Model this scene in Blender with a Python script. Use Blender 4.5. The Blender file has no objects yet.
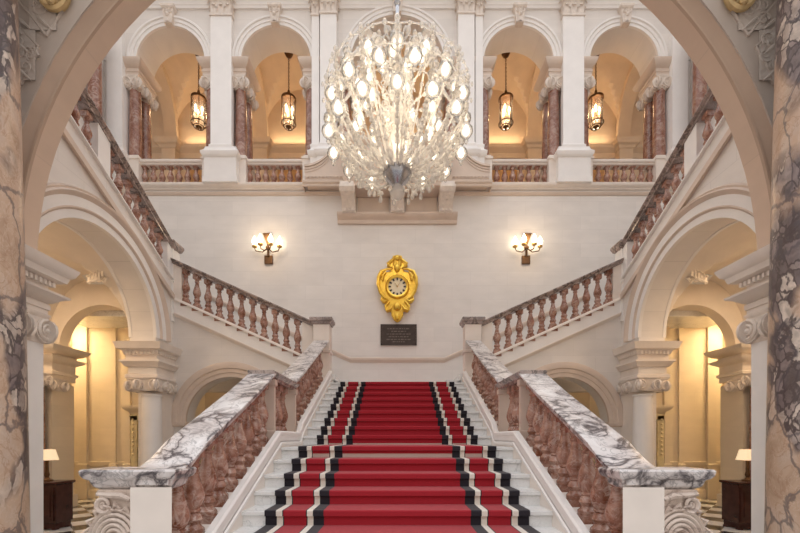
import bpy, bmesh, math, random
from mathutils import Vector
random.seed(7)
PI = math.pi
E = 1.72                      # eye height above the hall floor; everything is modelled relative to the eye, then lifted
FL = -E
sc = bpy.context.scene
COL = sc.collection

# ------------------------------------------------------------------ materials
def new_mat(name):
    m = bpy.data.materials.new(name); m.use_nodes = True
    nt = m.node_tree
    return m, nt, nt.nodes['Principled BSDF']
def N(nt, t, **kw):
    n = nt.nodes.new(t)
    for k, v in kw.items():
        if k.startswith('i_'):
            n.inputs[k[2:].replace('_', ' ')].default_value = v
        else: setattr(n, k, v)
    return n
def ramp(nt, stops, interp='LINEAR'):
    r = nt.nodes.new('ShaderNodeValToRGB'); r.color_ramp.interpolation = interp
    e = r.color_ramp.elements
    while len(e) < len(stops): e.new(0.5)
    for q, (p, c) in zip(e, stops):
        q.position = p; q.color = (c[0], c[1], c[2], 1) if not isinstance(c, (int, float)) else (c, c, c, 1)
    return r
def mix(nt, fac, a, b, blend='MIX'):
    n = nt.nodes.new('ShaderNodeMix'); n.data_type = 'RGBA'; n.blend_type = blend
    for key, v in ((0, fac), (6, a), (7, b)):
        if isinstance(v, bpy.types.NodeSocket): nt.links.new(v, n.inputs[key])
        elif isinstance(v, (int, float)): n.inputs[key].default_value = v
        else: n.inputs[key].default_value = (v[0], v[1], v[2], 1)
    return n.outputs[2]
def position(nt, scale=(1, 1, 1), rot=(0, 0, 0)):
    g = nt.nodes.new('ShaderNodeNewGeometry'); mp = nt.nodes.new('ShaderNodeMapping')
    mp.inputs['Scale'].default_value = scale; mp.inputs['Rotation'].default_value = rot
    nt.links.new(g.outputs['Position'], mp.inputs['Vector'])
    return mp.outputs['Vector']
def noise(nt, vec, scale, detail=4, dist=0, rough=.55):
    n = nt.nodes.new('ShaderNodeTexNoise')
    n.inputs['Scale'].default_value = scale; n.inputs['Detail'].default_value = detail
    n.inputs['Distortion'].default_value = dist; n.inputs['Roughness'].default_value = rough
    nt.links.new(vec, n.inputs['Vector'])
    return n
def vein_mask(nt, vec, scale, width, detail=5, dist=1.2):
    n = noise(nt, vec, scale, detail, dist)
    a = N(nt, 'ShaderNodeMath', operation='SUBTRACT'); nt.links.new(n.outputs['Fac'], a.inputs[0]); a.inputs[1].default_value = .5
    b = N(nt, 'ShaderNodeMath', operation='ABSOLUTE'); nt.links.new(a.outputs[0], b.inputs[0])
    r = ramp(nt, [(0, 1), (width, 0)]); nt.links.new(b.outputs[0], r.inputs[0])
    return r.outputs[0]
def mul(nt, a, b):
    m = N(nt, 'ShaderNodeMath', operation='MULTIPLY')
    for k, v in ((0, a), (1, b)):
        if isinstance(v, (int, float)): m.inputs[k].default_value = v
        else: nt.links.new(v, m.inputs[k])
    return m.outputs[0]
def bump(nt, p, h, strength=.2, dist=.02):
    b = N(nt, 'ShaderNodeBump'); b.inputs['Strength'].default_value = strength; b.inputs['Distance'].default_value = dist
    nt.links.new(h, b.inputs['Height']); nt.links.new(b.outputs[0], p.inputs['Normal'])

def mat_plain(name, col, rough=.6, metal=0, var=.06, scale=3):
    m, nt, p = new_mat(name)
    v = position(nt); n = noise(nt, v, scale, 4)
    r = ramp(nt, [(.3, [c*(1-var) for c in col]), (.7, [min(1, c*(1+var)) for c in col])])
    nt.links.new(n.outputs['Fac'], r.inputs[0]); nt.links.new(r.outputs[0], p.inputs['Base Color'])
    p.inputs['Roughness'].default_value = rough; p.inputs['Metallic'].default_value = metal
    return m
def mat_ashlar(name, col, axis='x', bw=1.1, rh=.42, joint=.86, rough=.55):
    m, nt, p = new_mat(name)
    g = nt.nodes.new('ShaderNodeNewGeometry'); s = nt.nodes.new('ShaderNodeSeparateXYZ'); c = nt.nodes.new('ShaderNodeCombineXYZ')
    nt.links.new(g.outputs['Position'], s.inputs[0])
    nt.links.new(s.outputs[0 if axis == 'x' else 1], c.inputs[0]); nt.links.new(s.outputs[2], c.inputs[1])
    b = nt.nodes.new('ShaderNodeTexBrick'); nt.links.new(c.outputs[0], b.inputs['Vector'])
    b.inputs['Scale'].default_value = 1; b.inputs['Brick Width'].default_value = bw; b.inputs['Row Height'].default_value = rh
    b.inputs['Mortar Size'].default_value = .006; b.inputs['Mortar Smooth'].default_value = .4
    b.inputs['Color1'].default_value = (*col, 1); b.inputs['Color2'].default_value = (*[k*.95 for k in col], 1)
    b.inputs['Mortar'].default_value = (*[k*joint for k in col], 1)
    n = noise(nt, position(nt, (1, 1, 2.5)), 1.6, 6)
    r = ramp(nt, [(.3, .92), (.7, 1.0)]); nt.links.new(n.outputs['Fac'], r.inputs[0])
    nt.links.new(mix(nt, 1.0, b.outputs['Color'], r.outputs[0], 'MULTIPLY'), p.inputs['Base Color'])
    p.inputs['Roughness'].default_value = rough
    return m
def mat_veined(name, base1, base2, vein, vscale=2.2, vwidth=.035, strength=.9, rough=.25, patch=.45, base_scale=2.5, edge=None, vscale2=None):
    m, nt, p = new_mat(name)
    v = position(nt, (1, 1, 1), (.5, .35, .7))
    n = noise(nt, v, base_scale, 6, .6)
    r = ramp(nt, [(.38, base1), (.62, base2)]); nt.links.new(n.outputs['Fac'], r.inputs[0])
    c = r.outputs[0]
    pm = noise(nt, v, vscale*.45, 3, .3); pr = ramp(nt, [(patch-.08, 0), (patch+.12, 1)]); nt.links.new(pm.outputs['Fac'], pr.inputs[0])
    if edge:
        c = mix(nt, mul(nt, mul(nt, vein_mask(nt, v, vscale, vwidth*4), pr.outputs[0]), .6), c, edge)
    c = mix(nt, mul(nt, mul(nt, vein_mask(nt, v, vscale, vwidth), pr.outputs[0]), strength), c, vein)
    c = mix(nt, mul(nt, vein_mask(nt, v, (vscale2 or vscale*2.6), vwidth*.6), strength*.5), c, vein)
    nt.links.new(c, p.inputs['Base Color'])
    p.inputs['Roughness'].default_value = rough
    return m
def mat_breccia(name):
    m, nt, p = new_mat(name)
    v = position(nt, (1, 1, .62), (.2, .5, .3))
    nz = noise(nt, v, 2.2, 5, .4)
    add = N(nt, 'ShaderNodeVectorMath', operation='MULTIPLY_ADD')
    nt.links.new(nz.outputs['Color'], add.inputs[0]); add.inputs[1].default_value = (.55, .55, .55); nt.links.new(v, add.inputs[2])
    def voro(sc_, feat):
        vo = N(nt, 'ShaderNodeTexVoronoi', feature=feat); vo.inputs['Scale'].default_value = sc_
        nt.links.new(add.outputs[0], vo.inputs['Vector']); return vo
    def edge(sc_, w):
        r = ramp(nt, [(0, 1), (w*.55, .85), (w, 0)]); nt.links.new(voro(sc_, 'DISTANCE_TO_EDGE').outputs['Distance'], r.inputs[0]); return r.outputs[0]
    big = noise(nt, v, .95, 3, .6); br = ramp(nt, [(.50, 0), (.545, 1)]); nt.links.new(big.outputs['Fac'], br.inputs[0])
    base = noise(nt, v, 2.6, 7, 1.0); r = ramp(nt, [(.3, (.40, .27, .185)), (.5, (.55, .39, .285)), (.68, (.56, .44, .36))]); nt.links.new(base.outputs['Fac'], r.inputs[0])
    c = r.outputs[0]
    c = mix(nt, mul(nt, vein_mask(nt, v, 5, .03), .5), c, (.36, .20, .12))
    c = mix(nt, mul(nt, vein_mask(nt, v, 9, .03), .3), c, (.72, .60, .50))
    cell = N(nt, 'ShaderNodeSeparateXYZ'); nt.links.new(voro(8, 'F1').outputs['Color'], cell.inputs[0])
    gr = ramp(nt, [(.15, (.10, .08, .09)), (.5, (.27, .22, .22)), (.75, (.50, .42, .37)), (.95, (.66, .57, .50))]); nt.links.new(cell.outputs[0], gr.inputs[0])
    g2 = noise(nt, v, 14, 5, .8); g3 = ramp(nt, [(.35, .62), (.65, 1.1)]); nt.links.new(g2.outputs['Fac'], g3.inputs[0])
    clast = mix(nt, 1.0, gr.outputs[0], g3.outputs[0], 'MULTIPLY')
    clast = mix(nt, edge(8, .10), clast, (.055, .042, .05))
    c = mix(nt, mul(nt, br.outputs[0], .92), c, clast)
    c = mix(nt, mul(nt, edge(1.7, .03), .7), c, (.09, .075, .085))
    nt.links.new(c, p.inputs['Base Color']); p.inputs['Roughness'].default_value = .3
    return m
def mat_emit(name, col, strength):
    m, nt, p = new_mat(name)
    p.inputs['Base Color'].default_value = (*col, 1); p.inputs['Emission Color'].default_value = (*col, 1)
    p.inputs['Emission Strength'].default_value = strength
    return m
def mat_glass(name, tint=(1, .98, .95), clear=.5, gloss=.2):
    m = bpy.data.materials.new(name); m.use_nodes = True; nt = m.node_tree
    for n in list(nt.nodes):
        if n.type == 'BSDF_PRINCIPLED': nt.nodes.remove(n)
    out = [n for n in nt.nodes if n.type == 'OUTPUT_MATERIAL'][0]
    t = N(nt, 'ShaderNodeBsdfTransparent'); t.inputs[0].default_value = (*tint, 1)
    d = N(nt, 'ShaderNodeBsdfDiffuse'); d.inputs[0].default_value = (.95, .93, .90, 1)
    tl = N(nt, 'ShaderNodeBsdfTranslucent'); tl.inputs[0].default_value = (.95, .93, .90, 1)
    g = N(nt, 'ShaderNodeBsdfGlossy'); g.inputs['Roughness'].default_value = .08
    m0 = N(nt, 'ShaderNodeMixShader'); m0.inputs[0].default_value = .5; nt.links.new(d.outputs[0], m0.inputs[1]); nt.links.new(tl.outputs[0], m0.inputs[2])
    m1 = N(nt, 'ShaderNodeMixShader'); m1.inputs[0].default_value = clear; nt.links.new(m0.outputs[0], m1.inputs[1]); nt.links.new(t.outputs[0], m1.inputs[2])
    lw = N(nt, 'ShaderNodeLayerWeight'); lw.inputs[0].default_value = gloss
    m2 = N(nt, 'ShaderNodeMixShader'); nt.links.new(lw.outputs['Fresnel'], m2.inputs[0]); nt.links.new(m1.outputs[0], m2.inputs[1]); nt.links.new(g.outputs[0], m2.inputs[2])
    nt.links.new(m2.outputs[0], out.inputs[0])
    return m
def mat_checker(name):
    m, nt, p = new_mat(name)
    v = position(nt, (1, 1, 1), (0, 0, PI/4))
    c = N(nt, 'ShaderNodeTexChecker'); c.inputs['Scale'].default_value = 2.0
    c.inputs['Color1'].default_value = (.80, .79, .77, 1); c.inputs['Color2'].default_value = (.02, .02, .022, 1)
    nt.links.new(v, c.inputs['Vector'])
    k = mix(nt, mul(nt, vein_mask(nt, position(nt), 3, .03), .35), c.outputs[0], (.4, .4, .4))
    nt.links.new(k, p.inputs['Base Color']); p.inputs['Roughness'].default_value = .12
    return m
def mat_carpet(name, col, var=.25):
    m, nt, p = new_mat(name)
    n = noise(nt, position(nt), 160, 2)
    r = ramp(nt, [(.25, [c*(1-var) for c in col]), (.75, [c*(1+var) for c in col])]); nt.links.new(n.outputs['Fac'], r.inputs[0])
    nt.links.new(r.outputs[0], p.inputs['Base Color']); p.inputs['Roughness'].default_value = .95
    p.inputs['Sheen Weight'].default_value = .15
    bump(nt, p, n.outputs['Fac'], .3, .004)
    return m
def mat_carved(name, col, scale=14, strength=.8, rough=.6):
    m, nt, p = new_mat(name)
    v = position(nt); n = N(nt, 'ShaderNodeTexVoronoi'); n.inputs['Scale'].default_value = scale; nt.links.new(v, n.inputs['Vector'])
    p.inputs['Base Color'].default_value = (*col, 1); p.inputs['Roughness'].default_value = rough
    bump(nt, p, n.outputs['Distance'], strength, .03)
    return m

M = {}
M['wall_x'] = mat_ashlar('pale ashlar stone facing the hall', (.80, .755, .715), 'x', joint=.91)
M['wall_y'] = mat_ashlar('pale ashlar stone along the sides', (.82, .775, .735), 'y')
M['white'] = mat_plain('white painted stone', (.84, .81, .785), .5, 0, .03)
M['cream'] = mat_plain('cream stone mouldings', (.80, .725, .66), .5, 0, .05)
M['gplaster'] = mat_plain('tan gallery plaster', (.74, .60, .455), .7, 0, .04)
M['plaster'] = mat_plain('cream vault plaster', (.80, .71, .60), .7, 0, .04)
M['beige'] = mat_ashlar('beige arch stone', (.66, .50, .385), 'y', 3.0, 1.3, .88)
M['beige_shaded'] = mat_plain('shaded beige moulding stone', (.46, .335, .25), .6, 0, .05)  # darker than the soffit stone: shade on the band is put into this colour
M['spandrel'] = mat_plain('grey painted plaster', (.45, .385, .335), .6, 0, .04)
M['relief'] = mat_carved('carved grey plaster ground', (.52, .46, .41), 16, .4)
M['moulding'] = mat_plain('tan stone mouldings', (.66, .545, .46), .5, 0, .05)
M['orange'] = mat_plain('orange brown panelling', (.52, .30, .13), .5, 0, .12)
M['carved'] = mat_plain('carved capital stone', (.74, .66, .59), .6, 0, .10, 9)
M['rail'] = mat_veined('white marble with dark veins', (.80, .78, .77), (.70, .67, .655), (.05, .04, .045), 2.6, .052, 1.0, .30, .40, 3, (.40, .32, .30))
M['scroll'] = mat_veined('carved beige veined marble', (.66, .56, .48), (.56, .45, .38), (.22, .15, .12), 3.0, .03, .7, .35, .5, 4)
M['rail_dark'] = mat_veined('grey brown veined marble', (.46, .38, .35), (.24, .205, .20), (.05, .045, .045), 3.4, .06, .85, .2, .36, 5, (.5, .38, .32))
M['step'] = mat_veined('white step marble', (.82, .82, .81), (.74, .74, .73), (.33, .34, .35), 3.0, .02, .5, .25, .46, 2.5)
M['red'] = mat_veined('pink brown marble', (.22, .085, .05), (.45, .25, .185), (.68, .55, .48), 4.0, .05, .55, .15, .42, 7, None, 11)
M['redcol'] = mat_veined('dark red marble', (.21, .085, .055), (.34, .175, .125), (.55, .42, .36), 3.0, .05, .5, .2, .42, 5, None, 8)
M['breccia'] = mat_breccia('brecciated tan and purple marble')
M['floor'] = mat_checker('black and white marble tiles')
M['c_red'] = mat_carpet('red carpet', (.34, .009, .020))
M['c_black'] = mat_carpet('black carpet', (.016, .012, .018))
M['c_white'] = mat_carpet('ivory carpet', (.72, .66, .58), .12)
M['c_pale'] = mat_carpet('pale beige carpet', (.50, .40, .34), .12)  # pale band in the red stripes, lower part of two risers
M['gold'] = mat_plain('gilding', (.95, .60, .10), .32, .85, .15, 12)
M['gilt_old'] = mat_plain('aged gilding', (.55, .40, .20), .5, .25, .2, 9)
M['pale_gilt'] = mat_plain('pale greenish gilt', (.70, .62, .42), .5, .1, .12, 9)
M['bronze'] = mat_plain('dark bronze', (.13, .07, .035), .35, .8, .25, 12)
M['brass'] = mat_plain('brass', (.52, .33, .12), .3, .9, .15, 12)
M['steel'] = mat_plain('brushed silver', (.48, .49, .52), .25, .9, .2, 10)
M['plaque'] = mat_plain('dark bronze plaque', (.055, .038, .032), .35, .4, .2, 12)
M['plaque_line'] = mat_plain('worn raised bronze', (.17, .135, .115), .4, .5, .2, 12)
M['dial'] = mat_plain('cream clock dial', (.82, .70, .48), .5, 0, .06, 8)
M['ink'] = mat_plain('black enamel', (.03, .025, .022), .4, 0, .1)
M['wood'] = mat_plain('dark mahogany', (.055, .018, .014), .25, 0, .35, 6)
M['shade'] = mat_emit('cream lamp shade lit from within', (1, .78, .50), .42)
M['bulb'] = mat_emit('warm light bulb', (1, .86, .62), 5)
M['bulb_c'] = mat_emit('chandelier light bulb', (1, .92, .78), 2.0)
M['glass'] = mat_glass('crystal glass', (1, .98, .95), .42, .14)
M['lampglass'] = mat_glass('clear lamp glass', (1, .98, .95), .74, .2)
M['lglass'] = mat_glass('lantern glass', (1, .97, .9), .88, .2)
M['golden'] = mat_ashlar('honey stone', (.80, .70, .56), 'x', 1.2, .5, .93)

# ------------------------------------------------------------------ mesh builder
class MB:
    def __init__(s): s.v = []; s.f = []; s.m = []
    def add(s, vs, fs, mi=0):
        o = len(s.v); s.v += [tuple(p) for p in vs]
        for f in fs: s.f.append(tuple(i+o for i in f)); s.m.append(mi)
        return s
    def box(s, x0, x1, y0, y1, z0, z1, mi=0):
        vs = [(x, y, z) for z in (z0, z1) for y in (y0, y1) for x in (x0, x1)]
        return s.add(vs, [(0, 2, 3, 1), (4, 5, 7, 6), (0, 1, 5, 4), (2, 6, 7, 3), (0, 4, 6, 2), (1, 3, 7, 5)], mi)
    def loft_rect(s, x0, x1, y0, y1, prof, mi=0):
        vs = []
        for h, p in prof: vs += [(x0-p, y0-p, h), (x1+p, y0-p, h), (x1+p, y1+p, h), (x0-p, y1+p, h)]
        fs = [(0, 1, 2, 3)]; n = len(prof)
        for i in range(n-1):
            for k in range(4): a = i*4+k; b = i*4+(k+1) % 4; fs.append((a, b, b+4, a+4))
        fs.append(tuple(range((n-1)*4, n*4)))
        return s.add(vs, fs, mi)
    def lathe(s, prof, cx=0, cy=0, cz=0, n=16, mi=0):
        vs = []; fs = []
        for r, z in prof:
            for k in range(n): a = 2*PI*k/n; vs.append((cx+r*math.cos(a), cy+r*math.sin(a), cz+z))
        for i in range(len(prof)-1):
            for k in range(n): fs.append((i*n+k, i*n+(k+1) % n, (i+1)*n+(k+1) % n, (i+1)*n+k))
        fs.append(tuple(range(n))); fs.append(tuple(range((len(prof)-1)*n, len(prof)*n)))
        return s.add(vs, fs, mi)
    def ball(s, c, r, n=10, sz=1, mi=0):
        m = max(4, n//2)
        prof = [(max(.02, math.sin(PI*i/m))*r if 0 < i < m else .04*r, -math.cos(PI*i/m)*r*sz) for i in range(m+1)]
        return s.lathe(prof, c[0], c[1], c[2], n, mi)
    def tube(s, path, r, n=6, mi=0):
        P = [Vector(p) for p in path]; vs = []; fs = []
        up = Vector((0, 0, 1)); prev = None
        for i, p in enumerate(P):
            t = (P[min(i+1, len(P)-1)]-P[max(i-1, 0)])
            if t.length < 1e-9: t = Vector((0, 0, 1))
            t.normalize()
            if prev is None:
                a = t.cross(up)
                if a.length < .05: a = t.cross(Vector((0, 1, 0)))
            else: a = prev-t*prev.dot(t)
            a.normalize(); prev = a; b = t.cross(a)
            rr = r[i] if isinstance(r, (list, tuple)) else r
            for k in range(n):
                q = 2*PI*k/n; vs.append(p+a*math.cos(q)*rr+b*math.sin(q)*rr)
        for i in range(len(P)-1):
            for k in range(n): fs.append((i*n+k, i*n+(k+1) % n, (i+1)*n+(k+1) % n, (i+1)*n+k))
        fs.append(tuple(range(n))); fs.append(tuple(range((len(P)-1)*n, len(P)*n)))
        return s.add(vs, fs, mi)
    def pt(s, axis, a, t, h): return (a, t, h) if axis == 'x' else (t, a, h)
    def strip(s, axis, A, fb, ft, t0, t1, mi=0):
        vs = []
        for a in A:
            b, t = fb(a), ft(a)
            vs += [s.pt(axis, a, t0, b), s.pt(axis, a, t0, t), s.pt(axis, a, t1, t), s.pt(axis, a, t1, b)]
        fs = [(0, 1, 2, 3), tuple(len(vs)-4+k for k in range(4))]
        for i in range(len(A)-1):
            for k in range(4): p = i*4+k; q = i*4+(k+1) % 4; fs.append((p, q, q+4, p+4))
        return s.add(vs, fs, mi)
    def ring(s, axis, ca, ch, prof, n=32, a0=0, a1=PI, mi=0):
        vs = []; m = len(prof)
        for i in range(n+1):
            q = a0+(a1-a0)*i/n
            for r, d in prof: vs.append(s.pt(axis, ca+r*math.cos(q), d, ch+r*math.sin(q)))
        fs = [tuple(range(m)), tuple(range(n*m, n*m+m))]
        for i in range(n):
            for k in range(m): p = i*m+k; q = i*m+(k+1) % m; fs.append((p, q, q+m, p+m))
        return s.add(vs, fs, mi)
    def prism(s, poly, axis, t0, t1, mi=0):
        n = len(poly)
        if axis == 'z': vs = [(a, b, t0) for a, b in poly]+[(a, b, t1) for a, b in poly]
        else: vs = [s.pt(axis, a, t0, h) for a, h in poly]+[s.pt(axis, a, t1, h) for a, h in poly]
        fs = [tuple(range(n)), tuple(range(n, 2*n))]+[(i, (i+1) % n, (i+1) % n+n, i+n) for i in range(n)]
        return s.add(vs, fs, mi)
    def sweep(s, path, section, mi=0):
        """section (across, up) carried along a path, kept upright"""
        P = [Vector(p) for p in path]; vs = []; m = len(section)
        for i, p in enumerate(P):
            d = P[min(i+1, len(P)-1)]-P[max(i-1, 0)]; d.z = 0; d.normalize(); r = Vector((d.y, -d.x, 0))
            if 0 < i < len(P)-1:
                d1 = P[i+1]-p; d1.z = 0
                if d1.length > 1e-6:
                    d1.normalize(); c = abs(Vector((d1.y, -d1.x, 0)).dot(r)); r = r/max(.4, c)
            for w, h in section: vs.append(p+r*w+Vector((0, 0, h)))
        fs = [tuple(range(m)), tuple(range((len(P)-1)*m, len(P)*m))]
        for i in range(len(P)-1):
            for k in range(m): a = i*m+k; b = i*m+(k+1) % m; fs.append((a, b, b+m, a+m))
        return s.add(vs, fs, mi)
    def spiral(s, c, axis, R, turns=2.2, rt=.02, flip=1, start=PI/2, off=0, mi=0):
        path = []; rr = []
        k = int(turns*12)
        for i in range(k+1):
            q = i/k; a = start+flip*turns*2*PI*q; r = R*(1-.88*q)
            x, z = r*math.cos(a), r*math.sin(a)
            path.append((c[0]+x, c[1]+off, c[2]+z) if axis == 'x' else (c[0]+off, c[1]+x, c[2]+z)); rr.append(rt*(1-.6*q))
        return s.tube(path, rr, 5, mi)
    def mesh(s, name, mats, sx=1, off=(0, 0, 0), sharp=35):
        me = bpy.data.meshes.new(name)
        me.from_pydata([(sx*x-off[0], y-off[1], z-off[2]) for x, y, z in s.v], [], s.f)
        bm = bmesh.new(); bm.from_mesh(me); bmesh.ops.recalc_face_normals(bm, faces=bm.faces); bm.to_mesh(me); bm.free()
        me.polygons.foreach_set('material_index', s.m)
        me.polygons.foreach_set('use_smooth', [True]*len(s.f))
        me.set_sharp_from_angle(angle=math.radians(sharp))
        for m in (mats if isinstance(mats, (list, tuple)) else [mats]): me.materials.append(M[m])
        me.update()
        return me
    def build(s, name, mats, parent=None, sx=1, label=None, sharp=35, bevel=0):
        off = (0, 0, 0)
        if parent:
            off = Vector(parent.location)
            if parent.parent: off = off+Vector(parent.parent.location)
        o = bpy.data.objects.new(name, s.mesh(name, mats, sx, off, sharp)); COL.objects.link(o)
        if parent: o.parent = parent
        if label: o['label'] = label
        if bevel:
            b = o.modifiers.new('edge', 'BEVEL'); b.width = bevel; b.segments = 2; b.limit_method = 'ANGLE'
        return o
def struct(o): o['kind'] = 'structure'; return o
def tag(o, label, cat, group=None):
    o['label'] = label; o['category'] = cat
    if group: o['group'] = group
    return o
def empty(name, loc, label, cat, group=None):
    o = bpy.data.objects.new(name, None); o.empty_display_size = .1; COL.objects.link(o); o.location = loc
    return tag(o, label, cat, group)
def inst(o, parent, loc):
    c = o.copy(); COL.objects.link(c); c.parent = parent; c.location = loc
    return c
def lin(a, b, n): return [a+(b-a)*i/n for i in range(n+1)]
SIDES = ((-1, 'left'), (1, 'right'))

# ------------------------------------------------------------------ ornaments shared by columns
def ionic(mb, cx, cy, hw, top, hh, mi=0):
    """square ionic capital: abacus, egg band and eight volutes"""
    ab = hh*.15; R = hh*.42
    mb.loft_rect(cx-hw*.92, cx+hw*.92, cy-hw*.92, cy+hw*.92, [(top-ab, hw*.02), (top-ab*.4, hw*.14), (top, hw*.14)], mi)
    mb.loft_rect(cx-hw*.78, cx+hw*.78, cy-hw*.78, cy+hw*.78, [(top-hh, 0), (top-hh*.85, hw*.04), (top-hh*.7, 0), (top-hh*.35, hw*.16), (top-ab, hw*.16)], mi)
    zc = top-ab-R
    for sx in (-1, 1):
        for axis, t in (('x', -1), ('x', 1), ('y', -1), ('y', 1)):
            d = hw*.92
            c = (cx+sx*hw*.80, cy+t*d, zc) if axis == 'x' else (cx+t*d, cy+sx*hw*.80, zc)
            n = 14; pts = []
            for k in range(n):
                a = 2*PI*k/n; pts.append((R*math.cos(a), R*math.sin(a)))
            if axis == 'x': mb.prism([(c[0]+p, c[2]+q) for p, q in pts], 'x', c[1]-hw*.1, c[1]+hw*.1, mi)
            else: mb.prism([(c[1]+p, c[2]+q) for p, q in pts], 'y', c[0]-hw*.1, c[0]+hw*.1, mi)
            mb.spiral(c, axis, R*.88, 2, R*.17, flip=sx, off=t*hw*.14, mi=mi)
            e = (c[0], c[1]+t*hw*.12, c[2]) if axis == 'x' else (c[0]+t*hw*.12, c[1], c[2])
            mb.ball(e, R*.24, 8, 1, mi)
def leaf(mb, base, out, w, h, curl, mi=0):
    o = Vector(out).normalized(); sd = Vector((-o.y, o.x, 0)); vs = []; n = 6
    for i in range(n+1):
        t = i/n; z = h*(math.sin(t*PI*.62)/math.sin(PI*.5)); z = min(z, h) - (h*.18*max(0, t-.8)/.2)
        d = .012+curl*t**3; ww = w*(.55+.55*math.sin(PI*min(1, t*.75+.12)))*(1-.55*t**4)
        p = Vector(base)+Vector((0, 0, z))+o*d
        vs += [p-sd*ww/2, p+o*w*.14, p+sd*ww/2, p-o*.03]
    fs = []
    for i in range(n):
        for k in range(4): a = i*4+k; b = i*4+(k+1) % 4; fs.append((a, b, b+4, a+4))
    fs.append((n*4, n*4+1, n*4+2, n*4+3))
    mb.add(vs, fs, mi)
def corinthian(mb, x0, x1, y0, y1, h0, h1, mi=0):
    H = h1-h0; w = x1-x0
    mb.loft_rect(x0, x1, y0, y1, [(h0, .03), (h0+.05, .03), (h0+.06, 0), (h0+H*.6, .01), (h0+H*.85, .09), (h0+H*.86, .12), (h1, .13)], mi)
    for row, (hh, z, cu) in enumerate(((H*.42, h0+.05, .07), (H*.40, h0+H*.36, .10))):
        n = 3-row if w > .3 else 2-row
        for k in range(n):
            x = x0+w*(k+.5)/n
            leaf(mb, (x, y0, z), (0, -1, 0), w/n*.85, hh, cu, mi)
        for sx, xx in ((-1, x0), (1, x1)):
            for k in range(2): leaf(mb, (xx, y0+(y1-y0)*(k+.5)/2, z), (sx, 0, 0), (y1-y0)*.45, hh, cu, mi)
    for sx, xx in ((-1, x0), (1, x1)):
        c = (xx+sx*.02, y0-.09, h1-H*.26)
        mb.spiral(c, 'x', H*.13, 1.6, .022, flip=sx, mi=mi); mb.ball(c, .03, 6, 1, mi)
        mb.tube([(xx-sx*w*.3, y0-.03, h0+H*.5), (xx-sx*w*.12, y0-.06, h0+H*.72), (xx, y0-.09, h1-H*.13)], .018, 5, mi)
    mb.ball(((x0+x1)/2, y0-.12, h1-H*.1), .05, 8, 1, mi)

BAL = [(.085, .05), (.09, .075), (.088, .10), (.066, .125), (.058, .15), (.078, .20), (.064, .245), (.048, .27), (.062, .285), (.062, .30), (.05, .312),
       (.076, .36), (.092, .43), (.090, .48), (.072, .56), (.053, .64), (.042, .71), (.039, .75), (.053, .765), (.053, .785), (.042, .80), (.056, .845), (.068, .865)]
def baluster_mesh(name, height, mat, n=14, k=1.0):
    b = MB()
    s = height/.92
    b.loft_rect(-.088*k, .088*k, -.088*k, .088*k, [(-.10, 0), (.05*s, 0)])
    b.lathe([(r*k, z*s) for r, z in BAL], n=n)
    b.loft_rect(-.072*k, .072*k, -.072*k, .072*k, [(.862*s, 0), (1.0*s, 0)])
    return b.mesh(name, mat)
RAIL = [(-.125, -.115), (.125, -.115), (.13, -.075), (.165, -.05), (.185, -.03), (.185, -.008), (.172, 0), (-.172, 0), (-.185, -.008), (-.185, -.03), (-.165, -.05), (-.13, -.075)]
def put_baluster(me, parent, p):
    o = bpy.data.objects.new('baluster', me); COL.objects.link(o); o.parent = parent
    o.location = Vector(p)-Vector(parent.location)
    return o

# ------------------------------------------------------------------ key heights and depths
LAND = -.125; RISE = .1575; RISE2 = .1615; TREAD = .348
YL = 5.5; YU = 6.767; TOPH = LAND+9*RISE2; YT = YU+8*TREAD
SL = RISE/TREAD; SU = RISE2/TREAD
HW = 1.59
def nose(y):
    if y <= YL: return LAND-(YL-y)*SL
    if y <= YU-.2: return LAND
    return min(TOPH, LAND+RISE2+(y-YU)*SU)

# ------------------------------------------------------------------ floor
b = MB(); b.box(-13, 13, -4, 14, FL-.2, FL); struct(b.build('floor', 'floor'))

# ------------------------------------------------------------------ central staircase
stairs = empty('marble_staircase', (0, 2.4, FL), 'white marble central staircase rising to the clock wall under red carpet', 'staircase')
for k in range(10):
    top = LAND-RISE*k; y0 = YL-TREAD*k
    y1 = YU if k == 0 else y0+TREAD
    b = MB(); b.box(-HW-.02, HW+.02, y0+.03, y1+.02, FL+.001, top-.045); b.box(-HW-.02, HW+.02, y0, y1+.04, top-.045, top)
    b.build('landing_slab' if k == 0 else 'step', 'step', stairs, bevel=.008)
for j in range(1, 10):
    top = LAND+RISE2*j; y0 = YU+TREAD*(j-1); y1 = y0+TREAD if j < 9 else 12.0
    b = MB(); b.box(-HW-.02, HW+.02, y0+.03, y1+.02, LAND-.3, top-.045); b.box(-HW-.02, HW+.02, y0, y1+(.04 if j < 9 else 0), top-.045, top)
    b.build('step' if j < 9 else 'landing_slab', 'step', stairs, bevel=.008)
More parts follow.
